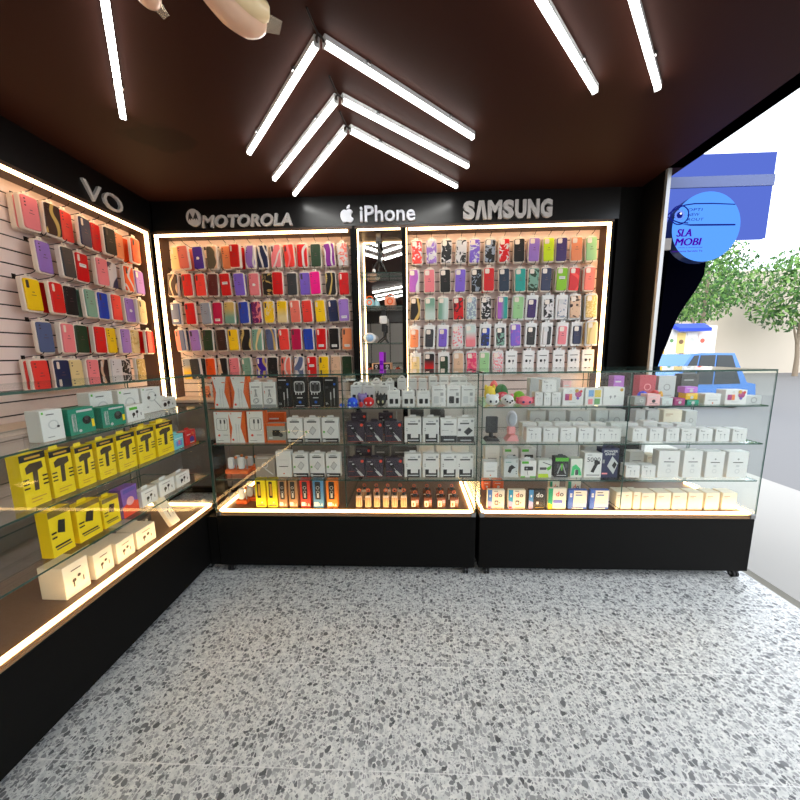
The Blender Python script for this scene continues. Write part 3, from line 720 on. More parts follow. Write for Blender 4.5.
m = MB(); m.cbox(-.082, .082, 0, .03, 0, .085, card((226, 180, 140)), .002); m.build('tray', r)
m = MB(); m.rect(-.07, .07, .008, .078, -.001, BLACK)
for cx in (-.045, .045):
    for cz in (.028, .058): m.ring(cx, cz, .006, .012, -.0015, LGREY, 12)
m.build('window_panel', r)
for k, u in enumerate((368, 397)):
    qx, qz = aty(u, 355, 2.62); m = MB(); m.ball((0, 0, .022), .022, plast((206, 60, 20)), 14, 10); r = m.build('orange_ball', None, (qx, 2.62, zl)); tag(r, 'small orange-red ball ornament, %s on the lowest niche shelf' % ('corner side' if k == 0 else 'pier side'), 'ornament', 'orange ornaments')
    m = MB(); m.tube([(0, 0, .042), (0, 0, .052)], .004, black_pl, 8); m.build('stem', r)
# ------------------------------------------------------------------ glass counters
ZT, SH = 1.052, [.883, .70, .515]
ZD = .342
def counter(name, W, D, loc, rz, label, dividers=(), led='lrf', cast=(0, 1)):
    """local: x along the front 0..W, y from the front face 0..D"""
    r = tag(empty(name, loc, rz), label, 'glass counter', 'glass display counters')
    m = MB(); m.cbox(0, W, 0, D, .042, .321, black_board, .003); b = m.build('base_panel', r)
    m = MB(); m.box(.002, W-.002, .002, D-.004, .321, ZD-.012, ply); m.box(.002, W-.002, .006, .011, ZD-.012, ZD-.004, ply); m.box(.002, W-.002, .03, D-.004, ZD-.012, ZD, mat('deck_board', (120, 88, 62), .4)); m.build('deck', r)
    m = MB(); m.box(.012, W-.012, .012, .022, ZD-.012, ZD+.007, led_deck); m.build('light_strip', r)
    if 'l' in led: MB().box(.012, .024, .022, D-.03, ZD, ZD+.009, led_deck).build('light_strip', r)
    if 'r' in led: MB().box(W-.024, W-.012, .022, D-.03, ZD, ZD+.009, led_deck).build('light_strip', r)
    t = .005
    MB().pane(0, W, 0, D, ZT-.008, ZT, glass_clear, glass_edge).build('glass_top', r)
    MB().pane(0, W, 0, t, .322, ZT-.008, glass_clear, glass_edge).build('front_glass', r)
    for x in (0, W-t): MB().pane(x, x+t, t, D, .322, ZT-.008, glass_clear, glass_edge).build('side_glass', r)
    for z in SH: MB().pane(t+.002, W-t-.002, .012, D-.04, z-.006, z, glass_clear, glass_edge).build('glass_shelf', r)
    n = 2
    for i in range(n): MB().pane(W*i/n+.01, W*(i+1)/n-.005+.02*(1-i), D-.012-.008*i, D-.006-.008*i, .345, ZT-.01, glass_clear, glass_edge).build('sliding_back_door', r)
    for x in dividers: MB().pane(x-.003, x+.003, .012, D-.04, ZD+.02, ZT-.01, glass_clear, glass_edge).build('divider_glass', r)
    # small metal corner clamps on the glass
    for x in (.012, W-.012): MB().cbox(x-.012, x+.012, -.002, .012, .322, .345, steel, .002).build('glass_clamp', r)
    for x in [.045, W-.045]:
        for y in (.022, D-.05):
            m = MB()
            m.cbox(x-.018, x+.018, y-.012, y+.018, .034, .043, dark_wire, .001)
            for s_ in (-1, 1): m.tube([(x+s_*.008-.005, y, .018), (x+s_*.008+.005, y, .018)], .018, rubber, 14)
            c = m.build('caster', r)
            m = MB(); m.tube([(x-.016, y, .018), (x+.016, y, .018)], .007, steel, 8); m.build('axle', c)
    return r
YF0 = 1.517
X1a, X1b, X2a, X2b = -1.022, .318, .336, 1.672
cc = counter('glass_counter', X1b-X1a, .42, (X1a, YF0, 0), 0, 'glass display counter in front of the mirrored niche, touching the corner', (-.34-X1a,))
MB().box(-.056, -.004,   .10, .13, .042, .70, black_board).build('gap_shade_strip', cc)  # black strip standing in for the aisle shade in the gap between counters
MB().box(-.056, -.004, .006, .10, .042, .312, black_board).build('corner_filler', cc)
counter('glass_counter', X2b-X2a, .42, (X2a, YF0, 0), 0, 'glass display counter beside the open shopfront, full of white boxes', (1.03-X2a,))
LX, LY0, LY1 = -1.084, -.25, 1.61
counter('glass_counter', LY1-LY0, .42, (LX, LY0, 0), PI/2, 'glass display counter along the side wall, with yellow boxes inside', (.55,))

# ------------------------------------------------------------------ boxed goods: printed fronts in 0..1 coordinates
def printed(root, w, h, items, y=-.0006):
    m = MB(); k = 0
    X = lambda a: (a-.5)*w
    Z = lambda a: a*h
    for it in items:
        k += 1; yy = y-.00015*k; t = it[0]
        if t == 'r': m.rect(X(it[1]), X(it[3]), Z(it[2]), Z(it[4]), yy, it[5])
        elif t == 'p': m.flat([(X(a), Z(b)) for a, b in it[1]], yy, it[2])
        elif t == 'o': r_ = it[3]*w; m.flat([(X(it[1])+r_*math.cos(2*PI*i/14), Z(it[2])+r_*math.sin(2*PI*i/14)) for i in range(14)], yy, it[4])
        elif t == 'O': m.ring(X(it[1]), Z(it[2]), it[3]*w*.74, it[3]*w, yy, it[4], 18)
        elif t == 'rr': cx = (it[1]+it[3])/2; cz = (it[2]+it[4])/2; m.flat(rrect(abs(it[3]-it[1])*w, abs(it[4]-it[2])*h, .2*min(abs(it[3]-it[1])*w, abs(it[4]-it[2])*h), 3, X(cx), Z(cz)), yy, it[5])
        elif t == 't': text(m, it[1], X(it[2]), X(it[4]), Z(it[3]), Z(it[5]), yy, it[6], it[7] if len(it) > 7 else .015)
        elif t == 'l':
            (a, b), (c, d) = it[1], it[2]; p0 = Vector((X(a), Z(b))); p1 = Vector((X(c), Z(d))); dd = (p1-p0).normalized()*.5*it[3]; nn = Vector((-dd.y, dd.x))
            m.flat([tuple(p0+nn), tuple(p0-nn), tuple(p1-nn), tuple(p1+nn)], yy, it[4])
    return m.build('printed_panel', root)
def lines(x0, x1, zs, c=None, t=.012): return [('r', x0, z, x1, z+t, c or GREY) for z in zs]
def earbud(cx, cz, s, c=None): 
    c = c or DGREY
    return [('o', cx-.10*s, cz+.02*s, .055*s, c), ('r', cx-.125*s, cz-.10*s, cx-.085*s, cz, c), ('o', cx+.10*s, cz+.05*s, .05*s, c), ('r', cx+.08*s, cz-.07*s, cx+.115*s, cz+.04*s, c)]
cable_pic = [('r', .40, .30, .47, .62, LGREY), ('r', .42, .02, .45, .30, LGREY), ('r', .56, .30, .62, .60, LGREY), ('r', .575, .02, .605, .30, LGREY)]
ST = {}
# style: (body card, tab, prints)
ST['cable_notch'] = (ORANGE, 0, [('p', [(.0, 1), (.86, 1), (.70, .5), (.93, 0), (.04, 0), (.2, .5)], WHITE), ('p', [(.0, .86), (.17, .52), (.03, .12)], ORANGE), ('p', [(.14, .94), (.2, .98), (.2, .91)], RED), ('o', .20, .10, .07, ORED), ('r', .58, .80, .78, .83, mat('print_red_pale', (214, 110, 90)))]+cable_pic)
ST['cable_frame'] = (ORANGE, 0, [('r', 0, 0, .90, 1, WHITE), ('rr', .12, .40, .80, .80, DGREY), ('rr', .14, .41, .78, .79, WHITE), ('p', [(.14, .94), (.2, .98), (.2, .91)], RED), ('r', .34, .62, .44, .75, DGREY), ('r', .58, .62, .68, .75, DGREY), ('r', .37, .44, .40, .62, GREY), ('r', .61, .44, .64, .62, GREY), ('o', .24, .24, .07, ORED), ('r', .5, .24, .8, .26, GREY), ('r', .1, .06, .5, .08, GREY)])
ST['cable_braid'] = (WHITE, 1, [('r', 0, 0, 1, .12, GREY), ('r', .15, .80, .85, .83, DGREY), ('O', .45, .26, .22, GREY), ('O', .55, .28, .20, GREY), ('l', (.42, .42), (.55, .72), .006, GREY), ('l', (.60, .42), (.45, .72), .006, GREY), ('r', .10, .62, .16, .66, RED), ('r', .10, .56, .16, .60, ORANGE)])
ST['cable_dark'] = (BLACK, 0, [('r', .12, .88, .7, .91, LGREY), ('o', .80, .76, .09, BLUE), ('r', .72, .30, .80, .62, LGREY), ('r', .745, .05, .775, .3, GREY), ('r', .46, .25, .54, .50, LGREY), ('r', .485, .02, .515, .25, GREY), ('r', .1, .62, .34, .70, DGREY), ('t', '5A', .1, .08, .3, .16, LGREY)])
ST['cable_window'] = (BLACK, 0, [('rr', .12, .48, .88, .86, LGREY), ('rr', .17, .52, .83, .82, DGREY), ('r', .30, .56, .40, .76, BLACK), ('r', .6, .56, .7, .76, BLACK), ('r', .32, .76, .38, .80, LGREY), ('r', .62, .76, .68, .80, LGREY), ('r', .3, .30, .7, .33, LGREY), ('o', .5, .17, .1, BLUE), ('r', .2, .04, .8, .06, LGREY), ('r', .2, .42, .26, .49, WHITE), ('r', .4, .42, .46, .49, WHITE), ('r', .6, .42, .66, .49, WHITE)])
chg = [('p', [(.30, .45), (.55, .68), (.78, .52), (.54, .30)], GREY), ('p', [(.34, .45), (.55, .64), (.74, .52), (.54, .34)], LGREY), ('r', .08, .40, .18, .48, GREEN)]
ST['charger_pale'] = (WHITE, 1, [('r', 0, 0, 1, .17, BLACK), ('r', .2, .05, .9, .09, LGREY), ('r', .04, .03, .2, .13, LGREY), ('r', .2, .82, .8, .88, DGREY), ('r', .3, .91, .7, .94, GREY)]+chg)
ST['charger_plum'] = (PLUM, 1, [('o', .86, .84, .09, ORED), ('r', .10, .80, .3, .84, GREY), ('l', (.25, .75), (.52, .45), .018, BLACK), ('p', [(.2, .74), (.34, .80), (.52, .56), (.38, .46)], mat('charger_black', (16, 14, 18), .3)), ('r', .27, .66, .40, .72, LGREY), ('l', (.48, .50), (.70, .28), .0022, LGREY), ('l', (.66, .32), (.92, .06), .006, LGREY), ('l', (.56, .34), (.82, .06), .006, LGREY), ('r', .06, .30, .4, .33, mat('print_rust', (150, 70, 50))), ('r', .04, .03, .96, .06, mat('print_rust', (150, 70, 50)))])
ST['adapter'] = (WHITE, 1, [('r', .16, 0, .92, .34, BLACK), ('r', .38, .18, .82, .42, WHITE), ('r', .2, .06, .84, .11, LGREY), ('r', .2, .72, .8, .78, DGREY), ('r', .34, .84, .66, .87, GREY), ('r', .82, .82, .94, .92, GREY), ('o', .15, .56, .03, DGREY), ('o', .15, .48, .03, DGREY)])
ST['adapter_band'] = (WHITE, 1, [('r', 0, 0, 1, .28, BLACK), ('r', .2, .08, .84, .13, LGREY), ('r', .2, .74, .8, .80, DGREY), ('r', .34, .86, .66, .89, GREY), ('o', .7, .45, .05, LGREY), ('r', .1, .5, .5, .52, GREY)])
ST['adapter_black'] = (WHITE, 1, [('r', 0, 0, 1, .24, BLACK), ('r', .2, .05, .84, .10, LGREY), ('r', .16, .74, .7, .80, DGREY), ('r', .3, .86, .62, .89, GREY), ('p', [(.38, .42), (.68, .62), (.92, .48), (.62, .28)], BLACK), ('r', .8, .82, .94, .92, GREY), ('r', .06, .46, .22, .56, DGREY)])
ST['pouch'] = (WHITE, 2, [('r', .2, .86, .8, .885, GREY), ('rr', .16, .18, .46, .50, BLACK), ('rr', .62, .18, .86, .50, BLACK)])
ST['pouch_big'] = (WHITE, 2, [('r', .18, .80, .82, .83, DGREY), ('r', .66, .52, .86, .68, GREY), ('rr', .14, .14, .52, .50, BLACK), ('rr', .66, .14, .88, .42, BLACK), ('r', .3, .05, .7, .07, GREY)])
ST['pouch_white'] = (WHITE, 2, [('r', .18, .80, .82, .83, DGREY), ('r', .62, .52, .84, .68, GREY), ('rr', .14, .14, .5, .5, LGREY), ('rr', .64, .2, .84, .42, LGREY), ('r', .3, .05, .7, .07, GREY)])
ST['plain_white'] = (WHITE, 0, [('r', .25, .66, .75, .68, LGREY), ('r', .2, .40, .8, .43, DGREY), ('o', .5, .14, .05, ORANGE)])
ST['bud_box'] = (WHITE, 0, [('r', .12, .80, .42, .83, DGREY), ('r', .12, .86, .2, .92, GREY)]+[('r', .32, .22, .37, .55, LGREY), ('r', .60, .22, .65, .55, LGREY), ('o', .34, .56, .05, GREY), ('o', .62, .56, .05, GREY)])
ST['cord_bud_box'] = (WHITE, 0, [('r', .12, .80, .42, .83, DGREY), ('O', .5, .34, .18, LGREY), ('o', .36, .55, .05, GREY), ('o', .62, .58, .05, GREY)])
ST['tall_white'] = (WHITE, 0, [('o', .5, .72, .05, GREY), ('r', .25, .58, .75, .61, DGREY), ('r', .42, .42, .58, .50, LGREY), ('O', .5, .26, .12, LGREY)])
ST['cream_box'] = (CREAM, 0, [('r', .1, .78, .5, .81, TAN), ('r', .1, .70, .36, .72, TAN)])
ST['stripe_yellow'] = (card((232, 214, 16)), 0, [('rr', .2, .34, .56, .92, BLACK), ('rr', .3, .42, .52, .84, GOLD), ('r', .1, .06, .9, .1, DGREY), ('o', .62, .18, .08, LGREY)])
def cable_box(c): return (c, 0, [('rr', .22, .30, .74, .94, BLACK), ('O', .48, .72, .17, LGREY), ('O', .48, .56, .15, LGREY), ('r', .38, .36, .58, .52, LGREY), ('r', .1, .06, .5, .20, WHITE), ('t', '1.6', .56, .06, .92, .16, WHITE)])
ST['cable_tan'] = cable_box(card((176, 130, 88))); ST['cable_red'] = cable_box(card((214, 48, 30))); ST['cable_blue'] = cable_box(card((80, 140, 190))); ST['cable_orange'] = cable_box(card((240, 128, 24)))
def do_box(edge, body, tx): return (body, 0, [('r', 0, 0, .27, 1, edge), ('p', [(.0, .45), (.27, .35), (.27, 0), (0, 0)], card((150, 150, 200))), ('r', .03, .02, .2, .12, ORED if body is not BLACK else PINK), ('t', 'd', .44, .62, .62, .86, tx[0]), ('t', 'o', .66, .62, .86, .78, tx[1]), ('r', .36, .92, .6, .95, DGREY), ('rr', .42, .2, .64, .44, BROWN), ('rr', .46, .25, .60, .39, LGREY), ('o', .72, .32, .04, BROWN), ('r', .4, .06, .92, .08, GOLD), ('r', .10, .62, .18, .74, WHITE)])
ST['do_blue'] = do_box(card((74, 124, 190)), CREAM, (ORED, BROWN)); ST['do_sky'] = do_box(card((40, 150, 190)), CREAM, (ORED, BROWN))
ST['do_black'] = do_box(card((60, 130, 190)), BLACK, (WHITE, WHITE)); 
ST['do_green'] = (CREAM, 0, [('r', 0, 0, .25, 1, card((20, 160, 110))), ('p', [(.0, .3), (.25, .2), (.25, 0), (0, 0)], YELLOW), ('t', 'd', .42, .62, .60, .86, ORED), ('t', 'o', .64, .62, .84, .78, BROWN), ('rr', .28, .28, .8, .44, card((110, 120, 200)))])
ST['box_blue_label'] = (card((60, 100, 190)), 0, [('r', .26, .12, .96, .97, CREAM), ('r', .36, .84, .66, .88, BROWN), ('r', .36, .70, .72, .76, card((90, 110, 170))), ('r', .44, .30, .8, .36, card((180, 180, 200))), ('r', .06, .62, .18, .72, WHITE), ('r', .06, .74, .18, .82, WHITE), ('r', .2, .03, .8, .07, CREAM)])
ST['mic_box'] = (card((190, 196, 196)), 1, [('p', [(.28, .30), (.36, .58), (.54, .68), (.82, .54), (.58, .44), (.46, .22)], BLACK), ('r', .12, .80, .5, .83, TEAL), ('r', .84, .18, .9, .24, DGREY), ('r', .84, .3, .9, .36, DGREY), ('r', .84, .8, .93, .95, GREY)])
ST['cam_box'] = (WHITE, 1, [('r', .06, .82, .5, .96, GREEN), ('rr', .22, .42, .80, .66, BLACK), ('o', .38, .54, .06, GREY), ('l', (.42, .40), (.46, .14), .002, DGREY), ('r', 0, 0, .3, .08, GREEN), ('r', .6, 0, 1, .08, GREEN)])
ST['lime_slant'] = (card((210, 214, 206)), 0, [('p', [(0, 0), (.8, 0), (.74, .22), (0, .22)], LIME), ('r', .1, .45, .6, .60, DGREY), ('p', [(.6, .56), (.98, .72), (.92, .50), (.7, .40)], GREEN), ('l', (.3, .9), (.95, .72), .004, DGREY)])
ST['green_black'] = (BLACK, 1, [('r', 0, .82, 1, 1, GREEN), ('p', [(.40, .70), (.60, .70), (.54, .36), (.46, .36)], GREEN), ('l', (.2, .2), (.42, .62), .006, GREY), ('l', (.8, .2), (.58, .62), .006, GREY), ('r', .14, .1, .86, .13, LGREY), ('r', .12, .5, .3, .7, DGREY), ('r', .7, .5, .9, .7, DGREY)])
ST['green_arch'] = (card((214, 220, 206)), 0, [('p', [(.06, .12), (.14, .6), (.42, .72), (.78, .5), (.96, .12), (.7, .12), (.6, .4), (.36, .44), (.3, .12)], card((60, 190, 110))), ('r', .4, .14, .66, .42, DGREY)])
ST['power_5000'] = (WHITE, 0, [('t', '5000', .14, .64, .90, .82, BLACK, .0), ('l', (.72, .62), (.46, .22), .016, BLACK), ('p', [(.54, .58), (.6, .74), (.86, .66), (.9, .56), (.74, .52)], BLACK), ('r', .14, .08, .9, .13, GREY), ('r', .14, .90, .4, .93, GREY)])
ST['power_bank'] = (NAVY, 2, [('t', 'POWER', .16, .86, .92, .94, LGREY, .03), ('t', 'BANK', .22, .77, .80, .845, LGREY, .03), ('p', [(.36, .40), (.62, .74), (.96, .50), (.74, .12)], LGREY), ('p', [(.62, .42), (.76, .56), (.9, .46), (.78, .30)], BLACK), ('r', .08, .12, .4, .17, PINK), ('r', .08, .50, .2, .62, GREY)])
ST['blob_box'] = (WHITE, 0, [('r', .1, .30, .3, .68, MAGENTA), ('r', .3, .30, .44, .68, card((230, 130, 80))), ('o', .74, .66, .16, MAGENTA), ('o', .66, .86, .09, GOLD), ('o', .86, .82, .07, RED), ('o', .72, .42, .07, PURPLE), ('O', .36, .84, .05, GREY), ('r', .3, .16, .62, .18, GREY)])
ST['stripe_box'] = (WHITE, 0, [('r', .18, .52, .48, .9, SKY), ('r', .54, .48, .9, .9, card((216, 190, 80))), ('r', .18, .06, .44, .38, PINK), ('r', .54, .06, .86, .40, card((120, 170, 110)))])
ST['buds_wide'] = (WHITE, 0, [('o', .86, .86, .08, GOLD)]+earbud(.45, .46, 1.0, GREY))
ST['ring_grey'] = (card((160, 160, 156)), 0, [('O', .62, .55, .16, WHITE), ('r', .14, .12, .6, .16, DGREY)])
ST['mouse_green'] = (TEAL, 0, [('t', 'MS118', .10, .12, .26, .82, LGREY), ('r', .3, .84, .92, .92, LGREY), ('o', .66, .50, .17, BLACK), ('o', .66, .58, .09, DGREY), ('r', .84, .2, .95, .5, YELLOW), ('o', .36, .14, .06, LGREY)])
ST['tool_yellow'] = (YELLOW, 1, [('r', 0, .87, 1, 1, BLACK), ('r', .2, .91, .8, .95, GOLD), ('p', [(.16, .76), (.34, .82), (.82, .82), (.84, .70), (.62, .66), (.58, .30), (.40, .30), (.42, .66), (.18, .64)], mat('tool_picture', (70, 58, 40))), ('r', .02, .36, .24, .39, BLACK), ('r', .02, .44, .24, .47, BLACK), ('r', .02, .52, .24, .55, BLACK), ('r', .76, .36, .98, .39, BLACK), ('r', .76, .44, .98, .47, BLACK), ('r', .76, .52, .98, .55, BLACK), ('r', .2, .16, .8, .18, GOLD), ('r', .2, .10, .6, .12, GOLD)])
ST['yellow_small'] = (YELLOW, 1, [('r', 0, .86, 1, 1, card((120, 100, 30))), ('p', [(.3, .5), (.4, .76), (.7, .72), (.62, .44)], BLACK), ('r', .04, .40, .26, .44, BLACK), ('r', .04, .5, .26, .54, BLACK), ('r', .15, .14, .85, .17, DGREY), ('r', .1, .2, .8, .24, BLACK)])
ST['phones_white'] = (WHITE, 0, [('r', .25, .84, .6, .87, DGREY), ('O', .52, .52, .24, LGREY), ('o', .72, .44, .07, DGREY), ('r', .2, .12, .5, .15, GREY), ('r', .06, .88, .14, .95, GREEN)])
ST['phones_tall'] = (WHITE, 0, [('r', .25, .90, .6, .92, DGREY), ('O', .52, .64, .24, LGREY), ('o', .34, .60, .08, DGREY), ('o', .70, .66, .05, DGREY), ('l', (.6, .5), (.95, .12), .004, GREY), ('r', .2, .2, .3, .26, GREY), ('r', .06, .92, .14, .96, GREEN)])
ST['buds_black'] = (WHITE, 1, [('r', .2, .78, .7, .81, DGREY), ('o', .36, .44, .09, BLACK), ('r', .30, .24, .36, .42, BLACK), ('o', .56, .56, .08, BLACK), ('r', .53, .2, .56, .5, DGREY), ('r', .76, .3, .8, .48, BLACK)])
ST['buds_green'] = (WHITE, 0, [('r', .14, .72, .6, .88, GREEN)]+ST['buds_black'][2][1:])
ST['buds_cream'] = (CREAM, 0, [('r', .3, .76, .7, .79, BROWN), ('o', .38, .46, .08, BROWN), ('r', .33, .26, .38, .44, BROWN), ('o', .58, .54, .07, BROWN), ('r', .72, .3, .76, .46, BROWN)])
ST['cyan_small'] = (card((110, 190, 200)), 1, [('r', .1, .7, .9, .74, WHITE), ('r', .2, .2, .8, .55, card((110, 130, 200))), ('r', .4, .3, .6, .6, card((220, 110, 120)))])
ST['red_small'] = (RED, 1, [('o', .6, .34, .22, card((70, 60, 150))), ('o', .7, .76, .1, ORANGE), ('r', .14, .7, .5, .74, WHITE), ('r', .4, .1, .8, .16, WHITE)])
ST['snack_bag'] = (PURPLE, 0, [('p', [(0, 0), (1, 0), (1, .4), (.5, .52), (0, .38)], ORED), ('o', .5, .5, .24, card((226, 160, 170))), ('r', .1, .82, .9, .95, card((90, 80, 160))), ('o', .3, .2, .12, ORANGE)])
ST['grey_pack'] = (card((150, 142, 134)), 0, [('O', .5, .56, .16, LGREY), ('r', .12, .88, .7, .92, LGREY), ('l', (.5, .4), (.9, .12), .006, LGREY)])
ST['pink_box'] = (card((196, 70, 84)), 0, [('O', .5, .5, .22, PINK), ('r', .2, .14, .8, .18, PINK)])
ST['grey_box'] = (LGREY, 0, [('O', .5, .5, .2, GREY), ('r', .2, .12, .8, .15, GREY)])
for nm_, c_ in (('magenta_box', MAGENTA), ('violet_box', card((190, 110, 210))), ('gold_box', card((236, 190, 20))), ('teal_box', card((20, 150, 120))), ('pinkwhite_box', card((240, 190, 190))), ('pale_teal_box', card((206, 214, 212))), ('orange_box', ORANGE), ('dark_box', DGREY)):
    ST[nm_] = (c_, 0, [('r', .15, .72, .7, .78, WHITE if c_ is not DGREY else GREY), ('o', .5, .36, .14, LGREY if nm_ != 'pinkwhite_box' else DGREY), ('r', .2, .1, .8, .13, DGREY)])
ST['charge_kit'] = (card((150, 148, 140)), 0, [('r', 0, 0, 1, .12, ORANGE), ('r', 0, .86, 1, 1, ORANGE), ('rr', .3, .34, .72, .66, BLACK), ('o', .75, .4, .12, DGREY), ('r', .1, .2, .3, .3, LGREY)])
NAME = dict(cable_notch='cable_box', cable_frame='cable_box', cable_braid='cable_box', cable_dark='cable_box', cable_window='cable_box', charger_pale='charger_box', charger_plum='charger_box', adapter='adapter_box', adapter_band='adapter_box', adapter_black='adapter_box', pouch='earbud_box', pouch_big='earbud_box', pouch_white='earbud_box', plain_white='accessory_box', bud_box='earbud_box', cord_bud_box='earphone_box', tall_white='tablet_charger_box', cream_box='accessory_box',
    stripe_yellow='cable_box', cable_tan='cable_box', cable_red='cable_box', cable_blue='cable_box', cable_orange='cable_box', mic_box='microphone_box', cam_box='webcam_box', power_5000='power_bank_box', power_bank='power_bank_box', mouse_green='mouse_box', tool_yellow='car_holder_box', yellow_small='car_holder_box', phones_white='earphone_box', phones_tall='earphone_box', buds_black='earphone_box', buds_green='earphone_box', buds_cream='earphone_box', snack_bag='snack_bag')
def goods(style, w, h, d, loc, rz=0, tilt=0.):
    body, tab, prints = ST[style]
    nm_ = NAME.get(style, 'memory_card_box' if style.startswith('do_') or style == 'box_blue_label' else 'accessory_box')
    m = MB(); hh = h if not tab else h-.012-.006*(tab == 2)
    if style == 'snack_bag': m.prism([(-w/2, 0), (w/2, 0), (w*.46, hh*.5), (w/2, hh), (-w/2, hh), (-w*.46, hh*.5)], 0, d, body)
    else: m.cbox(-w/2, w/2, 0, d, 0, hh, body, .0012)
    o = m.build(nm_, None, loc, rz)
    if tilt: o.rotation_euler = (tilt, 0, rz)
    printed(o, w, hh, prints)
    if tab:
        m = MB(); tw = w*(.22 if tab == 1 else .34)
        if tab == 1: m.prism([(-tw, hh-.001), (tw, hh-.001), (tw*.8, h), (-tw*.8, h)], d*.5, d*.5+.0012, body if style not in ('tool_yellow',) else card((250, 226, 60)))
        else:
            P = [(tw*math.cos(PI*i/8), hh+(h-hh)*math.sin(PI*i/8)) for i in range(9)]; Q = [(tw*.55*math.cos(PI*i/8), hh+(h-hh)*.5*math.sin(PI*i/8)) for i in range(9)]
            vs = [(x, d*.5, z) for x, z in P+Q]+[(x, d*.5+.0015, z) for x, z in P+Q]
            m.add(vs, [(i, i+1, 9+i+1, 9+i) for i in range(8)]+[(18+i, 18+9+i, 18+9+i+1, 18+i+1) for i in range(8)]+[(i, 18+i, 18+i+1, i+1) for i in range(8)], body)
        m.build('hang_tab', o)
    return o
# ------------------------------------------------------------------ what stands in the counters
def row(items, z, yf, where, counter_, group, d=.045):
    for k, it in enumerate(items):
        u0, u1, v, st, desc = it[:5]; dd = it[5] if len(it) > 5 else d
        yy = yf + (it[6] if len(it) > 6 else 0)
        xa, za = aty(u0, v, yy); xb, zb = aty(u1, v, yy)
        h = min((za+zb)/2-z, CAP[z]-z)
        for s0, s1 in SEG[counter_]:
            if s0-.04 < (xa+xb)/2 < s1+.02 and not (s0 < xa and xb < s1):
                sh = max(0, s0-xa)-max(0, xb-s1); xa += sh; xb += sh
        o = goods(st, max(.012, xb-xa-.003), max(.02, h), dd, ((xa+xb)/2, yy, z+.0005), random.uniform(-.03, .03))
        tag(o, '%s, %s in %s, %s' % (desc, ORD[k], where, counter_), 'box' if st != 'snack_bag' else 'bag', group+', '+where)
def sr(us, w, v, st, desc, **k): return [(u, u+w, v, st, desc) for u in us]
C1, C2, C3 = 'corner counter', 'shopfront counter', 'side counter'
wn_ = 'white cable box with orange sides'
SEG = {C1: ((X1a+.008, -.344), (-.336, X1b-.008)), C2: ((X2a+.008, 1.026), (1.034, X2b-.008))}
CAP = {SH[0]: 1.040, SH[1]: .874, SH[2]: .691, ZD: .506}
YG = 1.56; YB1 = 1.68; YB2 = 1.79
# --- corner counter
row([(211, 228, 375, 'cable_notch', wn_), (229.5, 247.5, 375, 'cable_notch', wn_), (248.5, 261, 380, 'cable_braid', 'white braided cable box'), (262, 275, 380, 'cable_braid', 'white braided cable box'),
     (276, 290, 377, 'cable_dark', 'black cable box with pale plugs'), (291.5, 306, 377, 'cable_window', 'black cable box with white window'), (307.5, 322, 377, 'cable_window', 'black cable box with white window'), (323, 337, 377, 'cable_dark', 'black cable box with pale plugs')],
    SH[0], YG, 'front row on top shelf', C1, 'cable boxes', .03)
row([(387, 400, 387.5, 'pouch', 'white earbud box'), (402, 415, 387.5, 'pouch', 'white earbud box'), (416.7, 430, 387.5, 'pouch', 'white earbud box'), (431.5, 446, 382.5, 'pouch_white', 'plain white earbud box'), (447, 461, 382.5, 'pouch_big', 'white earbud box with black print'), (462.3, 476.5, 382.5, 'pouch_white', 'plain white earbud box')],
    SH[0], YG, 'tabbed row on top shelf', C1, 'earbud boxes', .04)
row([(350, 361.5, 382, 'pouch', 'white earbud box behind the squishy toys'), (363, 374.5, 382, 'pouch', 'white earbud box behind the squishy toys'), (378, 389.5, 382, 'pouch', 'white earbud box behind the squishy toys')], SH[0], 1.66, 'middle row on top shelf', C1, 'earbud boxes', .04)
row([(357, 367.5, 379, 'pouch', 'grey-white earbud box'), (370.5, 381.5, 378, 'pouch', 'grey-white earbud box'), (385, 394, 378, 'pouch', 'grey-white earbud box'), (397, 406.5, 375.5, 'pouch', 'grey-white earbud box'), (407.5, 417, 375.5, 'pouch', 'grey-white earbud box'), (418.5, 427, 375.5, 'pouch', 'grey-white earbud box'), (428.5, 437.5, 373.5, 'pouch_white', 'plain white earbud box'), (439, 449, 373.5, 'pouch_white', 'plain white earbud box'), (450, 460, 373.5, 'pouch_white', 'plain white earbud box'), (462, 471, 373.5, 'pouch_white', 'plain white earbud box')], SH[0], 1.78, 'back row on top shelf', C1, 'earbud boxes', .04)
row([(209, 226, 412, 'cable_frame', 'white framed cable box'), (227.5, 244.5, 412, 'cable_notch', wn_), (246, 264.5, 411.5, 'cable_frame', 'white framed cable box'), (266, 285, 423.5, 'charge_kit', 'grey charging kit box with orange edges'), (286, 302, 416, 'charger_pale', 'white charger box with black base'), (303, 319.5, 416, 'charger_pale', 'white charger box with black base'), (321, 338, 416, 'charger_pale', 'white charger box with black base')],
    SH[1], YG, 'front row on second shelf', C1, 'charger and cable boxes', .035)
row([(346.3, 364, 419.5, 'charger_plum', 'dark plum charger box'), (365, 382.7, 419.5, 'charger_plum', 'dark plum charger box'), (384.2, 402.3, 419.5, 'charger_plum', 'dark plum charger box'), (404, 421.5, 415.5, 'adapter', 'white adapter box'), (422.3, 439.3, 415.5, 'adapter', 'white adapter box'), (440.3, 457.3, 416.5, 'adapter_band', 'white adapter box with black band'), (458.3, 476, 415.5, 'adapter_black', 'white box picturing black adapter')],
    SH[1], YG, 'charger row on second shelf', C1, 'charger and cable boxes', .035)
row([(266, 284, 413, 'orange_box', 'orange-grey accessory box'), (348, 364, 411, 'charger_plum', 'dark plum charger box'), (378, 393, 411, 'charger_plum', 'dark plum charger box'), (410, 424, 410, 'dark_box', 'dark accessory box'), (430, 445, 410, 'dark_box', 'dark accessory box')], SH[1], 1.70, 'back row on second shelf', C1, 'charger and cable boxes', .035)
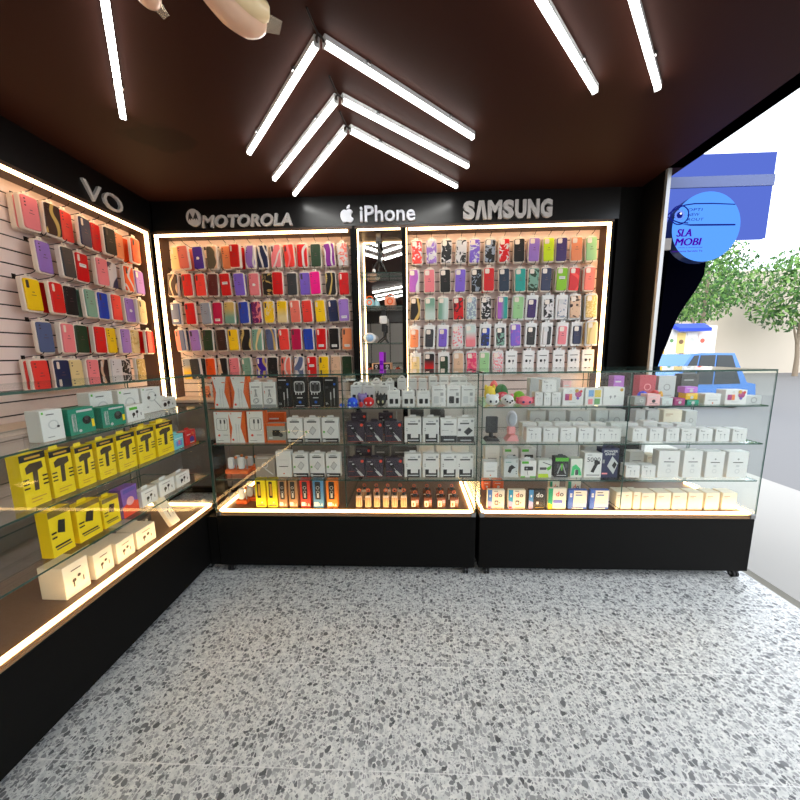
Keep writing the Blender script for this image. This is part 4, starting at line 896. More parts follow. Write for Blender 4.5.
row([(254.5, 274, 456, 'grey_pack', 'grey earphone pack'), (275, 290.5, 451.5, 'plain_white', 'plain white accessory box'), (291.7, 307.5, 451.5, 'charger_pale', 'white charger box with black base'), (308.7, 324, 451.5, 'charger_pale', 'white charger box with black base'), (325.3, 340, 451.5, 'charger_pale', 'white charger box with black base')],
    SH[2], YG, 'front row on third shelf', C1, 'charger and cable boxes', .035)
row([(346.3, 364.3, 456, 'charger_plum', 'dark plum charger box'), (365.3, 383.3, 456, 'charger_plum', 'dark plum charger box'), (385, 403, 456, 'charger_plum', 'dark plum charger box'), (404, 421.3, 451.5, 'adapter', 'white adapter box'), (422.3, 439.3, 451.5, 'adapter', 'white adapter box'), (440.5, 457.5, 451.5, 'adapter', 'white adapter box'), (458.5, 476, 451.5, 'adapter', 'white adapter box')],
    SH[2], YG, 'charger row on third shelf', C1, 'charger and cable boxes', .035)
row([(355, 371, 445.5, 'charger_plum', 'dark plum charger box'), (374, 389, 447, 'dark_box', 'dark accessory box'), (391, 417, 447, 'dark_box', 'dark accessory box'), (419, 434, 446, 'plain_white', 'white accessory box'), (436, 451, 446, 'plain_white', 'white accessory box'), (453, 470, 446, 'plain_white', 'white accessory box')], SH[2], 1.70, 'back row on third shelf', C1, 'charger and cable boxes', .05)
row([(254, 264.6, 479.5, 'stripe_yellow', 'yellow cable box'), (265.8, 276.2, 479.5, 'stripe_yellow', 'yellow cable box'), (277.2, 286, 480, 'cable_tan', 'tan cable box'), (287.5, 296.5, 480, 'cable_tan', 'tan cable box'), (299, 309.5, 480, 'cable_red', 'red cable box'), (312, 322.8, 480, 'cable_blue', 'blue cable box'), (325.5, 337, 480, 'cable_orange', 'orange cable box')],
    ZD, 1.57, 'front row on lit deck', C1, 'cable boxes', .035)
# small white phones-in-orange-trays (corner end)
def tray_gadget(u, v, z, y, s, label):
    x, zz = aty(u, v, y); h = zz-z
    r = tag(empty('charger_stand', (x, y, z+.0005)), label, 'charger stand', 'orange charger stands')
    m = MB(); m.cbox(-s/2, s/2, 0, .05, 0, h*.26, ORANGE, .003); m.build('orange_tray', r)
    m = MB(); slab(m, s*.46, h*.70, .008, .008, .022, .003, mat('white_gloss_plastic', (215, 222, 228), .2), -s*.05, h*.62); m.build('white_body', r)
    m = MB(); m.ball((s*.34, .02, h*.95), .008, plast((210, 120, 60)), 8, 6); m.tube([(s*.34, .02, h*.26), (s*.34, .02, h*.95)], .004, GREY, 6); m.build('plug', r)
for k, (u, v, z, y, s) in enumerate(((229.5, 458, SH[2], 1.60, .064), (236, 456, SH[2], 1.66, .06), (240, 458, SH[2], 1.60, .07), (248, 457, SH[2], 1.66, .09), (240, 489, ZD, 1.60, .06), (248, 487, ZD, 1.64, .075))):
    tray_gadget(u, v, z, y, s, 'white gadget in an orange tray, %s of the %s near the shaded corner gap' % (ORD[k % 4], 'third shelf' if k < 4 else 'lit deck'))
# bottles with copper rings
amber = mat('amber_bottle_glass', (120, 70, 44), .15); carton_tan = card((214, 176, 140)); copper = mat('copper_ring', (220, 110, 70), .3, .7)
def bottle(u, v, y, big, label):
    x, zz = aty(u, v, y); h = zz-ZD
    r = tag(empty('flask_bottle', (x, y, ZD+.0005)), label, 'bottle', 'small flasks on lit deck')
    w = .032 if not big else .044
    m = MB(); m.cbox(-w/2, w/2, 0, w*.8, 0, h*.66, carton_tan if not big else amber, .003); b = m.build('body', r)
    m = MB()
    if big: m.rect(-w*.42, w*.05, h*.06, h*.44, -.0008, CREAM); m.rect(w*.1, w*.42, h*.3, h*.5, -.0008, PINK); m.rect(-w*.3, -w*.1, h*.12, h*.32, -.0012, TAN)
    else:
        m.rect(-w*.42, w*.42, h*.02, h*.40, -.0008, card((236, 190, 140)))
        for q in (-.28, 0, .28): m.rect(w*q-.002, w*q+.002, h*.1, h*.58, -.0012, TAN); m.rect(w*q-.003, w*q+.003, h*.56, h*.62, -.0013, WHITE)
    m.build('paper_label', b)
    m = MB(); m.lathe([(w*.26, h*.66), (w*.26, h*.74), (w*.18, h*.76), (w*.18, h*.82)], BLACK, (0, w*.4, 0), 12); m.build('neck', r)
    m = MB(); m.torus((0, w*.4, h*.9), h*.085, h*.028, copper, 'y', 14, 6); m.build('ring_cap', r)
for k, u in enumerate((358.4, 367.6, 376.6, 385.6, 394.4, 403.6)): bottle(u, 489.5, 1.575, False, 'slim tan flask with copper ring cap, %s in the front row on lit deck' % ORD[k])
for k, u in enumerate((415, 428, 441.5, 454.5)): bottle(u, 492, 1.575, True, 'wide dark flask with cream label and copper ring, %s in the front row' % ORD[k])
for k, u in enumerate((364, 376, 387.5, 400, 414, 427, 440, 452)): bottle(u, 484.5 if k < 4 else 485.5, 1.66, k > 3, '%s flask with ring cap, %s in the back row on lit deck' % ('slim tan' if k < 4 else 'wide dark', ORD[k]))
# squishy toys, top shelf
def toy(u, v0, v1, y, w, col, name, label, ears=None, eyes=None, blush=None, z=SH[0]):
    x, zt = aty(u, v0, y); h = zt-z
    r = tag(empty(name, (x, y, z+.0005)), label, 'toy', 'squishy toys')
    cm = plast(col, .5)
    m = MB(); m.ball((0, w*.0, h*.5), (w*.5, w*.42, h*.5), cm, 18, 12)
    m.build('body', r)
    if ears == 'legs':
        for i in range(6):
            a = PI*(1+i/5); mm = MB(); mm.ball((w*.42*math.cos(a), w*.34*math.sin(a), h*.14), (w*.14, w*.14, h*.14), cm, 10, 6); mm.build('foot', r)
    if ears == 'ears':
        for s in (-1, 1): mm = MB(); mm.ball((s*w*.34, 0, h*.88), (w*.15, w*.10, h*.2), cm if not blush else plast(blush), 10, 8); mm.build('ear', r)
    if ears == 'fins':
        for s in (-1, 1):
            for k in range(3): mm = MB(); mm.tube([(s*w*.42, 0, h*(.3+.18*k)), (s*w*.58, -.002, h*(.36+.24*k))], [.008, .004], plast((226, 90, 110)), 8); mm.build('gill', r)
    if ears == 'horns':
        for s in (-1, 0, 1): mm = MB(); mm.tube([(s*w*.3, 0, h*.8), (s*w*.36, 0, h*1.12)], [.010, .002], cm, 8); mm.build('horn', r)
    if eyes:
        for s in (-1, 1): mm = MB(); mm.ball((s*w*.2, -w*.36, h*.42), (w*.09, w*.06, h*.13), plast(eyes, .2), 10, 8); mm.build('eye', r)
    return r
toy(342, 403.5, 408, 1.565, .026, (30, 90, 220), 'squishy_toy', 'tiny blue ball toy at the divider glass, top shelf of the corner counter')
toy(352.5, 397.5, 408, 1.575, .052, (20, 80, 226), 'squishy_toy', 'blue many-legged squishy toy in front of white boxes on the top shelf', 'legs', (120, 190, 240))
toy(362.5, 393.5, 402, 1.62, .05, (150, 130, 190), 'squishy_toy', 'lilac eared squishy toy behind the blue and red ones', 'ears', (60, 40, 80))
toy(361, 402, 408, 1.555, .022, (206, 30, 34), 'squishy_toy', 'small red ball toy between the blue and the large red toys')
toy(368.8, 397, 408, 1.57, .054, (214, 14, 24), 'squishy_toy', 'round red squishy toy with pale eye patches on the top shelf', None, (240, 240, 240))
toy(380.8, 394.5, 408, 1.575, .054, (20, 22, 22), 'squishy_toy', 'black horned squishy toy with pale eyes next to the earbud boxes', 'horns', (210, 210, 170))
# --- shopfront counter
toy(492.5, 394.5, 407, 1.575, .066, (224, 226, 226), 'squishy_toy', 'white panda-like squishy toy with dark visor at the end of the shopfront counter', 'ears', (40, 36, 60))
r = toy(507.5, 394.5, 407, 1.575, .064, (220, 220, 222), 'squishy_toy', 'white squishy toy with gamepad buttons and pink ear, shopfront counter top shelf', 'ears', None, (236, 130, 150))
for i, (a, b) in enumerate(((-.26, .52), (-.12, .34), (.26, .40), (.10, .24))): mm = MB(); mm.ball((a*.064, -.027, b*.056+.004), (.005, .004, .005), plast((40, 40, 44)), 8, 6); mm.build('button', r)
toy(525, 396, 407, 1.575, .074, (240, 120, 140), 'squishy_toy', 'pink axolotl squishy toy with feathery gills on the top shelf', 'fins', (70, 50, 110))
toy(490, 386, 396, 1.68, .06, (232, 200, 20), 'squishy_toy', 'yellow round squishy toy behind the panda, shopfront counter', 'ears', None)
toy(494, 380.5, 388, 1.74, .05, (240, 92, 84), 'squishy_toy', 'coral round squishy toy peeking above the yellow one')
r = toy(501.5, 384, 395, 1.70, .07, (40, 110, 44), 'squishy_toy', 'green and red watermelon squishy toy behind the white gamepad toy')
mm = MB(); mm.ball((0, -.014, .036), (.030, .024, .026), plast((214, 60, 70)), 14, 8); mm.build('red_flesh', r)
toy(519, 391, 396, 1.66, .06, (130, 190, 50), 'squishy_toy', 'lime green squishy toy behind the pink axolotl')
W1 = 'small white boxed charger'
row([(535, 543.5, 392.5, 'bud_box', W1), (544, 551.5, 392.5, 'bud_box', W1), (552, 561.5, 392.5, 'bud_box', W1), (563, 584.5, 388.5, 'blob_box', 'white box with magenta and gold blobs'), (585.5, 603.5, 388.5, 'stripe_box', 'white box with four pastel blocks'), (605, 627, 387.5, 'buds_wide', 'wide white box with grey earbuds'),
     (634.5, 646.5, 397, 'ring_grey', 'grey box with white ring'), (647.5, 661, 394.5, 'pinkwhite_box', 'pink-edged white box'), (662, 673.5, 398, 'pale_teal_box', 'pale teal box'), (674.5, 686, 398.5, 'magenta_box', 'magenta box'), (687, 699.5, 400, 'teal_box', 'teal box under the yellow one'), (705, 722, 394, 'plain_white', 'white box'), (726, 748, 390, 'blob_box', 'white box with coloured blobs'), (752, 768, 396, 'grey_box', 'grey box')],
    SH[0], YG, 'front row on top shelf', C2, 'small boxes', .05)
# boxes stacked on top of others
def stacked(u0, u1, v0, v1, st, y, label, d=.045, cat='box', name=None):
    xa, zt = aty(u0, v0, y); xb, zt2 = aty(u1, v0, y); zb = (aty(u0, v1, y)[1]+aty(u1, v1, y)[1])/2
    o = goods(st, xb-xa-.003, (zt+zt2)/2-zb, d, ((xa+xb)/2, y, zb)); tag(o, label, cat, 'stacked boxes'); return o
def top_of(v0, u, y): return aty(u, v0, y)[1]
def on_top(u0, u1, v0, zb, st, y, label, d=.045):
    xa, zt = aty(u0, v0, y); xb, zt2 = aty(u1, v0, y)
    o = goods(st, xb-xa-.003, (zt+zt2)/2-zb, d, ((xa+xb)/2, y, zb+.0008)); tag(o, label, 'box', 'stacked boxes'); return (zt+zt2)/2
za = top_of(392.5, 548, YG)
on_top(542, 557, 380, za, 'bud_box', YG+.004, 'white boxed charger stacked on the small boxes, top shelf of the shopfront counter', .04)
zb_ = (top_of(400, 687, YG)+top_of(400, 699.5, YG))/2
zb_ = on_top(686, 698.5, 393.5, zb_+.0006, 'gold_box', YG+.003, 'yellow box stacked between the teal and violet ones')
on_top(685, 698.5, 387, zb_+.0012, 'violet_box', YG+.006, 'violet box topping the stack above the yellow and teal ones')
row([(530, 561, 378, 'grey_box', 'wide grey-white box'), (563, 572, 381, 'pinkwhite_box', 'pink-white box'), (614, 625, 376, 'violet_box', 'violet-topped box'), (640, 657, 375.5, 'pink_box', 'rose pink box'), (659, 677, 376, 'grey_box', 'pale grey box'), (682, 700, 374, 'dark_box', 'dark box')], SH[0], 1.78, 'back row on top shelf', C2, 'small boxes', .05)
toy(643, 391, 397, 1.66, .05, (24, 50, 220), 'squishy_toy', 'bright blue ball toy behind the grey ring box')
toy(655, 390, 397, 1.67, .05, (206, 24, 28), 'squishy_toy', 'red ball toy behind the pink-edged box')
toy(661, 391, 399, 1.64, .022, (232, 170, 40), 'squishy_toy', 'small gold ball toy beside the red ball toy')
# second shelf
W2 = 'white earbud box'
row([(526.5, 542, 428, 'bud_box', W2), (543.5, 559, 428, 'bud_box', W2), (560.5, 577, 428, 'cord_bud_box', W2), (578.5, 594.5, 428, 'bud_box', W2), (596, 610, 428.5, 'bud_box', W2), (611, 626, 428.5, 'bud_box', W2), (633, 647.5, 428.5, 'bud_box', W2), (650, 664.5, 428.5, 'bud_box', W2), (666.5, 680.5, 428.5, 'bud_box', W2), (682, 697, 429, 'cord_bud_box', W2), (699, 714, 429, 'bud_box', W2), (716, 731, 429, 'bud_box', W2), (733, 748, 429, 'bud_box', W2)],
    SH[1], YG, 'front row on second shelf', C2, 'white earbud boxes', .05)
row([(522, 537, 423, 'plain_white', W2), (538, 553, 423, 'plain_white', W2), (555, 571, 423, 'plain_white', W2), (573, 589, 423, 'plain_white', W2), (591, 606, 423.5, 'plain_white', W2), (608, 623, 423.5, 'plain_white', W2), (625, 639, 423.5, 'plain_white', W2), (643, 658, 421.5, 'plain_white', W2), (661, 674, 424, 'plain_white', W2), (677, 692, 424, 'plain_white', W2)],
    SH[1], 1.66, 'middle row on second shelf', C2, 'white earbud boxes', .05)
row([(530, 546, 411, 'grey_box', 'tall grey-white box'), (549, 566, 411, 'grey_box', 'tall grey-white box'), (570, 590, 411, 'grey_box', 'tall grey-white box'), (593, 606, 410, 'grey_box', 'tall grey-white box'), (609, 626, 410, 'grey_box', 'tall grey-white box'), (636, 646, 410, 'grey_box', 'tall grey-white box'), (648, 660, 410, 'grey_box', 'tall grey-white box'), (664, 683, 410, 'cream_box', 'tall cream box'), (686, 698, 411, 'grey_box', 'tall grey-white box')],
    SH[1], 1.80, 'back row on second shelf', C2, 'white earbud boxes', .05)
x, zt = aty(494, 418, YG); h = zt-SH[1]
r = tag(empty('phone_holder', (x, 1.60, SH[1]+.0005)), 'black phone holder on a wide foot, second shelf, end of the shopfront counter', 'phone holder')
m = MB(); m.cbox(-.030, .030, -.006, .010, h*.30, h, BLACK, .004); m.build('back_plate', r); m = MB(); m.tube([(0, .01, h*.08), (0, .014, h*.4)], .011, BLACK, 10); m.build('stem', r)
m = MB(); m.prism([(-.036, 0), (.036, 0), (.026, h*.12), (-.026, h*.12)], -.03, .03, BLACK); m.build('foot', r)
x, zt = aty(514.5, 412, YG); h = zt-SH[1]
r = tag(empty('desk_fan', (x, 1.60, SH[1]+.0005)), 'pink handheld fan on a stand with oval grey grille, second shelf', 'fan')
pk = plast((236, 160, 160))
m = MB(); m.ball((0, 0, h*.72), (.028, .012, h*.28), plast((206, 206, 214)), 20, 12); m.build('fan_head', r)
m = MB(); m.ball((0, -.010, h*.72), (.022, .006, h*.22), plast((168, 172, 180)), 20, 10); m.build('grille', r)
m = MB(); m.cbox(-.020, .020, -.012, .014, h*.20, h*.46, pk, .006); m.build('battery_grip', r)
m = MB(); m.prism([(-.032, 0), (.032, 0), (.020, h*.2), (-.008, h*.2)], -.028, .028, pk); m.build('foot', r)
# third shelf
row([(483.5, 498, 462, 'plain_white', 'low white accessory box'), (504, 519, 456.5, 'mic_box', 'grey box picturing a black microphone'), (521, 537, 458.5, 'cam_box', 'white box picturing a black webcam'), (538.5, 552.5, 460.5, 'lime_slant', 'pale box with lime band'), (555.5, 569.5, 455.5, 'green_black', 'black box with bright green top'), (570.8, 583.5, 459, 'green_arch', 'pale box with green arch'), (585, 603, 453, 'power_5000', 'white 5000 power bank box'), (604.5, 623, 445, 'power_bank', 'dark blue power bank box'),
     (626, 640.5, 465.5, 'bud_box', 'small white earbud box'), (642, 656.5, 465.5, 'bud_box', 'small white earbud box'), (659.5, 681, 451, 'tall_white', 'large white charger box'), (684.5, 704, 451, 'tall_white', 'large white charger box'), (707, 726, 452, 'tall_white', 'large white charger box'), (729, 750, 452, 'tall_white', 'large white charger box')],
    SH[2], YG, 'front row on third shelf', C2, 'accessory boxes', .045)
row([(485, 500, 446.5, 'plain_white', 'white box with green stripe'), (504, 519, 446.5, 'cam_box', 'white and green box'), (521, 537, 446.5, 'cam_box', 'white and green box'), (545, 560, 446, 'plain_white', 'white box'), (590, 606, 446.5, 'grey_box', 'grey-white box'), (630, 645, 452, 'plain_white', 'white box'), (647, 657, 455, 'cream_box', 'cream box')], SH[2], 1.72, 'back row on third shelf', C2, 'accessory boxes', .05)
# lit deck
row([(487.5, 505, 490, 'do_blue', 'cream memory card pack with blue edge'), (508.5, 526, 490, 'do_sky', 'cream memory card pack with sky-blue edge'), (529, 546, 490, 'do_black', 'black memory card pack'), (548.5, 567, 488.5, 'do_green', 'cream memory card pack with green edge'), (569, 588, 490, 'box_blue_label', 'blue and cream label pack'), (590.5, 610, 490, 'box_blue_label', 'blue and cream label pack')],
    ZD, 1.57, 'front row on lit deck', C2, 'packs on lit deck', .02)
row([(611, 620.5, 492, 'cream_box', 'lit cream box'), (625, 633, 492, 'cream_box', 'lit cream box'), (634, 641.5, 492, 'cream_box', 'lit cream box'), (642, 656, 493, 'cream_box', 'lit cream box'), (657, 672, 493, 'cream_box', 'lit cream box'), (673, 688, 493, 'cream_box', 'lit cream box'), (689, 704, 493, 'cream_box', 'lit cream box'), (706, 721, 493, 'cream_box', 'lit cream box'), (723, 738, 493, 'cream_box', 'lit cream box')],
    ZD, 1.57, 'street end on lit deck', C2, 'packs on lit deck', .06)
row([(550, 560, 481.5, 'do_green', 'cream memory card pack with green edge'), (568, 581.5, 481.5, 'do_green', 'cream memory card pack with green edge')], ZD, 1.66, 'back row on lit deck', C2, 'packs on lit deck', .03)
row([(483, 491, 481, 'orange_box', 'orange box'), (493, 504, 481, 'orange_box', 'orange box')], ZD, 1.80, 'far row on lit deck', C2, 'packs on lit deck', .05)
# --- side counter (faces the room; x grows towards the wall)
def side_row(items, z, xf, where, group, d=.045):
    for k, it in enumerate(items):
        u0, u1, v, st, desc = it[:5]; dd = it[5] if len(it) > 5 else d
        ya = atx(u0, v, xf)[0]; yb = atx(u1, v, xf)[0]; um = (u0+u1)/2
        h = min(atx(um, v, xf)[1]-z, CAP[z]-z)
        if yb > LY1-.012: ya, yb = ya-(yb-LY1+.012), LY1-.012
        o = goods(st, max(.012, yb-ya-.003), max(.02, h), dd, (xf, (ya+yb)/2, z+.0005), PI/2+random.uniform(-.04, .04))
        tag(o, '%s, %s in %s, %s' % (desc, ORD[k], where, C3), 'box' if st != 'snack_bag' else 'bag', group+', '+where)
XS = -1.13; XS2 = -1.23
side_row([(38, 62, 410, 'phones_white', 'white earphone box'), (66, 94, 408, 'mouse_green', 'green mouse box'), (100, 124.5, 406, 'mouse_green', 'green mouse box'), (125, 144, 405, 'buds_green', 'white earphone box with green patch'), ], SH[0], XS, 'front row on top shelf', 'earphone and mouse boxes', .05)
side_row([(88, 112, 392, 'phones_white', 'white earphone box'), (117, 138, 389.5, 'phones_white', 'white earphone box'), (140.5, 159.5, 387.5, 'phones_tall', 'tall white earphone box'), (161, 179, 395, 'buds_black', 'white earphone box')], SH[0], XS2, 'back row on top shelf', 'earphone boxes', .05)
YT = 'yellow car holder box'
side_row([(15, 44, 448, 'tool_yellow', YT), (46, 70, 446, 'tool_yellow', YT), (72, 92, 443, 'tool_yellow', YT), (94, 113, 437, 'tool_yellow', YT), (114, 134, 431, 'tool_yellow', YT), (135, 153, 426, 'tool_yellow', YT), (154, 172, 420, 'tool_yellow', YT), (172.5, 183, 432, 'cyan_small', 'small cyan box'), (184, 195, 428, 'red_small', 'small red box')], SH[1], XS, 'front row on second shelf', 'yellow boxes', .04)
side_row([(118, 134, 432, 'yellow_small', YT), (137, 152, 424, 'yellow_small', YT), (156, 168, 418, 'yellow_small', YT)], SH[1], -1.25, 'back row on second shelf', 'yellow boxes', .04)
BB = 'white earphone box with tab'
side_row([(44, 70, 505, 'yellow_small', 'small yellow holder box'), (73, 99, 499, 'yellow_small', 'small yellow holder box'), (100, 118, 494, 'yellow_small', 'small yellow holder box')], SH[2]-.0, XS, 'near end on third shelf', 'small yellow boxes', .04)
side_row([(119, 137, 487, 'snack_bag', 'purple and orange snack-like bag'), (140, 157, 486, 'buds_black', BB), (158, 174, 477, 'buds_black', BB), (175, 189.5, 470, 'buds_black', BB)], SH[2], XS, 'front row on third shelf', 'earphone boxes', .045)
CB = 'low cream earphone box'
side_row([(60, 88, 562, 'buds_cream', CB), (91, 113, 550, 'buds_cream', CB), (114, 134.5, 539, 'buds_cream', CB), (135, 155, 527, 'buds_cream', CB)], ZD, -1.15, 'front row on lit deck', 'cream boxes on lit deck', .09)
side_row([(103, 121, 536, 'dark_box', 'dark low box'), (122, 138, 524, 'grey_box', 'grey low box'), (139, 152, 517, 'dark_box', 'dark low box')], ZD, -1.30, 'back row on lit deck', 'boxes on lit deck', .07)
ya, _ = atx(164, 520, -1.15); yb, _ = atx(178, 520, -1.15)
o = goods('buds_cream', .05, .15, .022, (-1.125, (ya+yb)/2, ZD+.018), PI/2); o.rotation_euler = (-.5, 0, PI/2); tag(o, 'tall cream box leaning back on the lit deck, far end of the side counter', 'box')
# ------------------------------------------------------------------ the street beyond the open shopfront
ZS = -.9
asph = mat('asphalt', (112, 112, 112), .85); bump(asph, 80, .3)
structure(MB().box(XR+.1, 60, -12, 60, ZS-.1, ZS, asph).build('street'))
structure(MB().box(XR+.1, 3.2, -12, 6, ZS, -.02, mat('sidewalk_concrete', (166, 164, 158), .8)).build('sidewalk'))
# round lit sign hung from a dark bracket just outside the window
YSN = 2.40
def so(u, v, y=YSN): return aty(u, v, y)
r = tag(empty('hanging_shop_sign', (so(705, 227)[0], YSN, so(705, 227)[1])), 'blue lit round sign with eye emblem and lettering outside the open shopfront', 'shop sign')
ox, oz = r.location.x, r.location.z
def L2(u, v, y=YSN): a = so(u, v, y); return (a[0]-ox, a[1]-oz)
Rd = (so(705, 192)[1]-so(705, 262)[1])/2
def disc(rad, n=48): return [(rad*math.cos(2*PI*i/n), rad*math.sin(2*PI*i/n)) for i in range(n)]
sign_blue = emitter('sign_face_blue', (.09, .30, .95), .9); sign_pale = emitter('sign_face_pale', (.10, .16, .62), .75); sign_ink = emitter('sign_ink_violet', (.07, .0, .42), .7); sign_line = emitter('sign_line_navy', (.01, .015, .22), .7)
cx_, cz_ = L2(706, 227)
m = MB(); m.prism([(cx_+a, cz_+b) for a, b in disc(Rd)], 0, .06, sign_blue, mat('sign_rim', (40, 60, 120), .4)); m.build('round_panel', r)
m = MB(); a = L2(669, 166); b = L2(735, 198); m.box(a[0], b[0]+.3, .065, .10, b[1]-.24, a[1]+.10, sign_pale); m.box(a[0], b[0]+.3, .055, .065, L2(690, 178)[1]-.035, L2(690, 178)[1]+.035, mat('sign_band_grey', (70, 84, 130), .4)); m.build('back_panel', r)
m = MB(); e = [L2(*p) for p in ((665, 216.5), (673, 209.5), (684, 204.8), (694, 203.3), (712, 203.0), (735, 204), (735, 205), (712, 204.2), (694, 204.5), (684, 206), (674, 210.6), (667, 216.3), (673, 220), (680, 222.5), (688, 222.5), (688, 223.7), (679, 223.7), (671, 220.6))]
m.flat(e, -.003, sign_line)
c = L2(679.3, 215.3)
for r0, r1, mm_ in ((.056, .064, sign_line), (.020, .034, mat('sign_iris', (60, 110, 220), .4)), (.0, .020, sign_line)): m.ring(c[0], c[1], r0, r1, -.003, mm_, 24)
m.ring(c[0]+.006, c[1]+.01, 0, .008, -.004, WHITE, 10)
m.flat([L2(*p) for p in ((681, 224.5), (700, 224.2), (735, 224), (735, 225.6), (700, 226), (690, 226))], -.003, sign_line); m.build('eye_emblem', r)
m = MB()
for s_, u0, u1, v0, v1 in (('OPTI', 687, 702, 211.5, 208.2), ('NEW', 687, 699, 216.3, 213), ('ROUT', 687, 703, 221.2, 218)):
    p0 = L2(u0, v0); p1 = L2(u1, v1); text(m, s_, p0[0], p1[0], p0[1], p1[1], -.003, sign_line, .0, .15)
p0 = L2(676, 237); p1 = L2(691.5, 229); m.build('eye_lettering', r); m = MB(); [text(m, 'SLA', p0[0]+q, p1[0]+q, p0[1], p1[1], -.003-abs(q)*.1, sign_ink, .0, .18) for q in (-.003, 0, .003)]
p0 = L2(674.5, 246); p1 = L2(700, 238); [text(m, 'MOBI', p0[0]+q, p1[0]+q, p0[1], p1[1], -.003-abs(q)*.1, sign_ink, .0, .18) for q in (-.003, 0, .003)]
m.build('name_lettering', r); m = MB(); p0 = L2(677, 248.6); p1 = L2(702, 246.8); text(m, 'Venta y Soluciones', p0[0], p1[0], p0[1], p1[1], -.003, sign_ink, .02)
p0 = L2(671, 252.4); p1 = L2(702, 250); text(m, 'Accesorios Servicio Te', p0[0], p1[0], p0[1], p1[1], -.003, sign_ink, .02); m.build('small_lettering', r)
m = MB(); p = L2(663, 244); m.box(p[0]-.02, p[0]+.04, -.02, .0, p[1]-.045, p[1]+.03, mat('sign_clip_grey', (130, 124, 120), .5)); m.build('mounting_clip', r)
# dark arched pier of the facade
dk = mat('facade_dark_paint', (3, 3, 9), .9, spec=0)
arc = [(664, 246), (701, 246), (697, 277), (690, 290), (681, 303), (673, 315), (666, 330), (660.5, 345), (655, 358), (650, 372), (648, 420), (640, 420)]
P = [aty(u, v, 2.62) for u, v in arc]
structure(MB().prism([(max(XR+.11, a), b) for a, b in P], 2.56, 2.66, dk).build('trim_1'))
# kiosk, tree, car: all across the street
kx, kz = aty(684, 352, 15)
r = tag(empty('street_kiosk', (kx, 15, ZS)), 'bright white kiosk with blue awning and posters across the street', 'kiosk')
wk = mat('kiosk_wall_white', (236, 232, 220), .6)
kt = aty(684, 326, 15)[1]-ZS
m = MB(); m.cbox(-1.35, 1.35, 0, 1.6, 0, kt, wk, .03); m.build('booth', r)
m = MB(); m.add([(-.62, -.4, kt-.12), (.75, -.4, kt-.12), (.75, 0, kt+.10), (-.62, 0, kt+.10), (-.62, -.4, kt-.26), (.75, -.4, kt-.26), (.75, 0, kt-.1), (-.62, 0, kt-.1)], [(0, 1, 2, 3), (4, 5, 1, 0), (5, 6, 2, 1), (7, 4, 0, 3), (4, 7, 6, 5)], mat('awning_blue', (20, 60, 180), .6)); m.build('awning', r)
for i, (x, z, w, h, c) in enumerate(((-1.05, .8, .30, .9, (240, 190, 60)), (-.62, .7, .28, 1.1, (214, 214, 206)), (-.2, .7, .34, 1.0, (230, 200, 120)), (.25, .75, .4, 1.0, (240, 236, 226)), (.72, .8, .34, .9, (240, 220, 210)))):
    m = MB(); m.box(x-w/2, x+w/2, -.03, 0, kt-1.2+z-.8, kt-1.2+z-.8+h, card(c)); m.ring(x, kt-1.2+z-.8+h*.6, 0, w*.3, -.035, card(((200, 60, 40), (90, 140, 80), (120, 90, 60), (200, 200, 190), (216, 90, 70))[i]), 12); m.build('poster', r)
def leafcrown(mb, c, rad, n, m, size):
    for i in range(n):
        while True:
            p = Vector((random.uniform(-1, 1), random.uniform(-1, 1), random.uniform(-1, 1)))
            if .35 < p.length < 1: break
        p = Vector((c[0]+p.x*rad[0], c[1]+p.y*rad[1], c[2]+p.z*rad[2]))
        E = Euler((random.uniform(0, PI), random.uniform(0, PI), random.uniform(0, PI))).to_matrix(); s = size*random.uniform(.6, 1.3)
        mb.add([p+E @ Vector(q)*s for q in ((-.5, 0, 0), (0, -.22, .05), (.5, 0, 0), (0, .22, .05))], [(0, 1, 2, 3)], m[i % len(m)])
leaf = [mat('leaf_green', (70, 120, 44), .5), mat('leaf_dark', (44, 84, 34), .5), mat('leaf_light', (110, 150, 70), .5)]
for k, (u, y, hh, rr, lab) in enumerate(((702, 19, 6.4, (2.2, 1.8, 2.3), 'leafy street tree with pale trunk beside the kiosk'), (668, 24, 7, (3.6, 3, 3.0), 'distant leafy tree behind the kiosk'), (800, 26, 7, (4, 3, 3.2), 'broad leafy tree further along the street past the kiosk'))):
    x, _ = aty(u, 330, y)
    r = tag(empty('street_tree', (x, y, ZS)), lab, 'tree', 'street trees')
    m = MB(); m.tube([(.15, 0, 0), (.1, 0, 1.5), (-.05, 0, 2.6), (.1, .1, hh)], [.17, .13, .12, .06], mat('bark_grey', (136, 122, 104), .8), 10); m.tube([(-.02, 0, 2.4), (-.6, -.2, 3.4), (-.9, -.3, 4.0)], [.09, .06, .03], mat('bark_grey', (136, 122, 104), .8), 8); m.build('trunk', r)
    m = MB(); leafcrown(m, (0, 0, hh-.5), rr, 2600, leaf, .24 if k == 0 else .4); m.build('crown', r)
cx, cz = aty(684, 353, 12.5)
r = tag(empty('parked_car', (cx+.15, 12.5, ZS)), 'blue hatchback car parked along the street before the kiosk', 'car')
ch = cz-ZS; cb = mat('car_paint_blue', (60, 120, 196), .2, .3, 1)
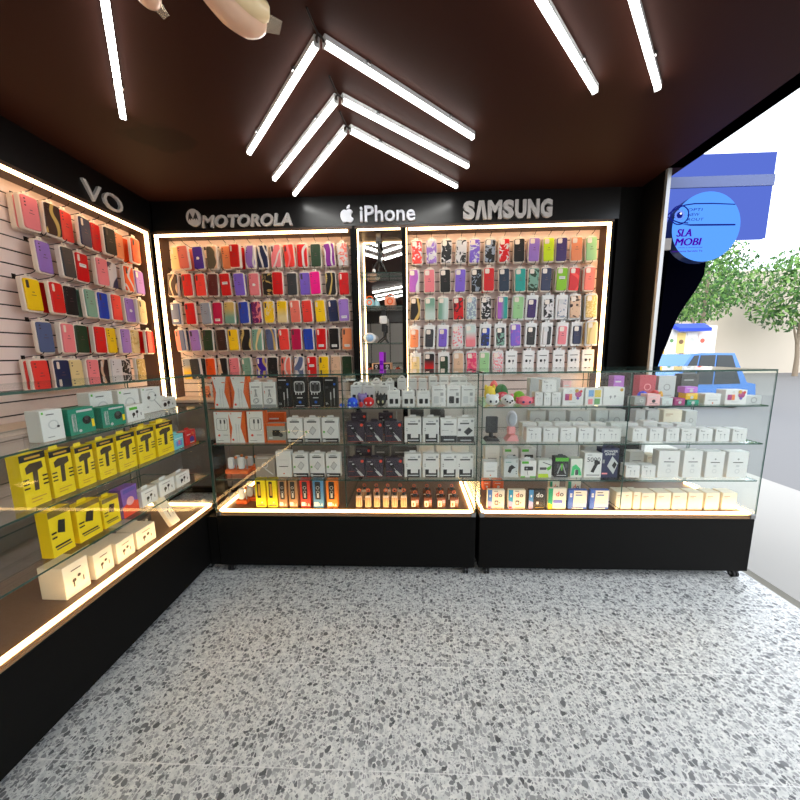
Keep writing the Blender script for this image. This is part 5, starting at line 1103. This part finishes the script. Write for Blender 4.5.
prof = [(-2.0, .28), (-2.05, .55), (-1.95, .72), (-1.2, .84), (-.55, ch-.04), (-.2, ch), (.9, ch-.02), (1.45, .92), (1.75, .86), (1.8, .5), (1.72, .28)]
m = MB(); m.prism(prof, -.82, .82, cb); m.build('body', r)
gl_ = mat('car_glass_dark', (40, 50, 56), .08)
for q in ([(-1.02, .86), (-.46, ch-.09), (-.30, ch-.08), (-.42, .86)], [(-.36, .86), (-.24, ch-.08), (.26, ch-.08), (.26, .86)], [(.32, .86), (.32, ch-.08), (.82, ch-.09), (1.22, .88)]):
    m = MB(); m.prism(q, -.835, -.82, gl_); m.build('side_window', r)
for x in (-1.25, 1.05):
    for y in (-.74, .74):
        m = MB(); m.tube([(x, y-.09, .3), (x, y+.09, .3)], .3, rubber, 20); w = m.build('wheel', r); m = MB(); m.tube([(x, y-.10, .3), (x, y-.092, .3)], .18, steel, 16); m.build('hub_cap', w)
structure(MB().box(6, 46, 30, 31, ZS, 8, mat('far_building_wall', (196, 186, 170), .8)).build('far_building_wall'))

# ------------------------------------------------------------------ daylight
w = bpy.data.worlds.new('world'); SC.world = w; w.use_nodes = True
nt = w.node_tree; bg = nt.nodes['Background']; sk = nt.nodes.new('ShaderNodeTexSky')
sk.sky_type = 'NISHITA'; sk.sun_disc = False; sk.sun_elevation = math.radians(50); sk.sun_rotation = math.radians(200); sk.air_density = 1; sk.dust_density = 2
mxw = nt.nodes.new('ShaderNodeMix'); mxw.data_type = 'RGBA'; mxw.inputs[0].default_value = .8; mxw.inputs[7].default_value = (1.9, 1.9, 1.86, 1)   # overcast white over the clear sky
nt.links.new(sk.outputs[0], mxw.inputs[6]); nt.links.new(mxw.outputs[2], bg.inputs[0]); bg.inputs[1].default_value = .9
vs_ = SC.view_settings; vs_.view_transform = 'Standard'; vs_.look = 'None'; vs_.gamma = 1; vs_.use_curve_mapping = False; vs_.exposure = 0.55
SC.display_settings.display_device = 'sRGB'
SC.cycles.use_denoising = True
SC.cycles.max_bounces = 10; SC.cycles.transparent_max_bounces = 24; SC.cycles.diffuse_bounces = 4; SC.cycles.glossy_bounces = 4
SC.cycles.sample_clamp_indirect = 6
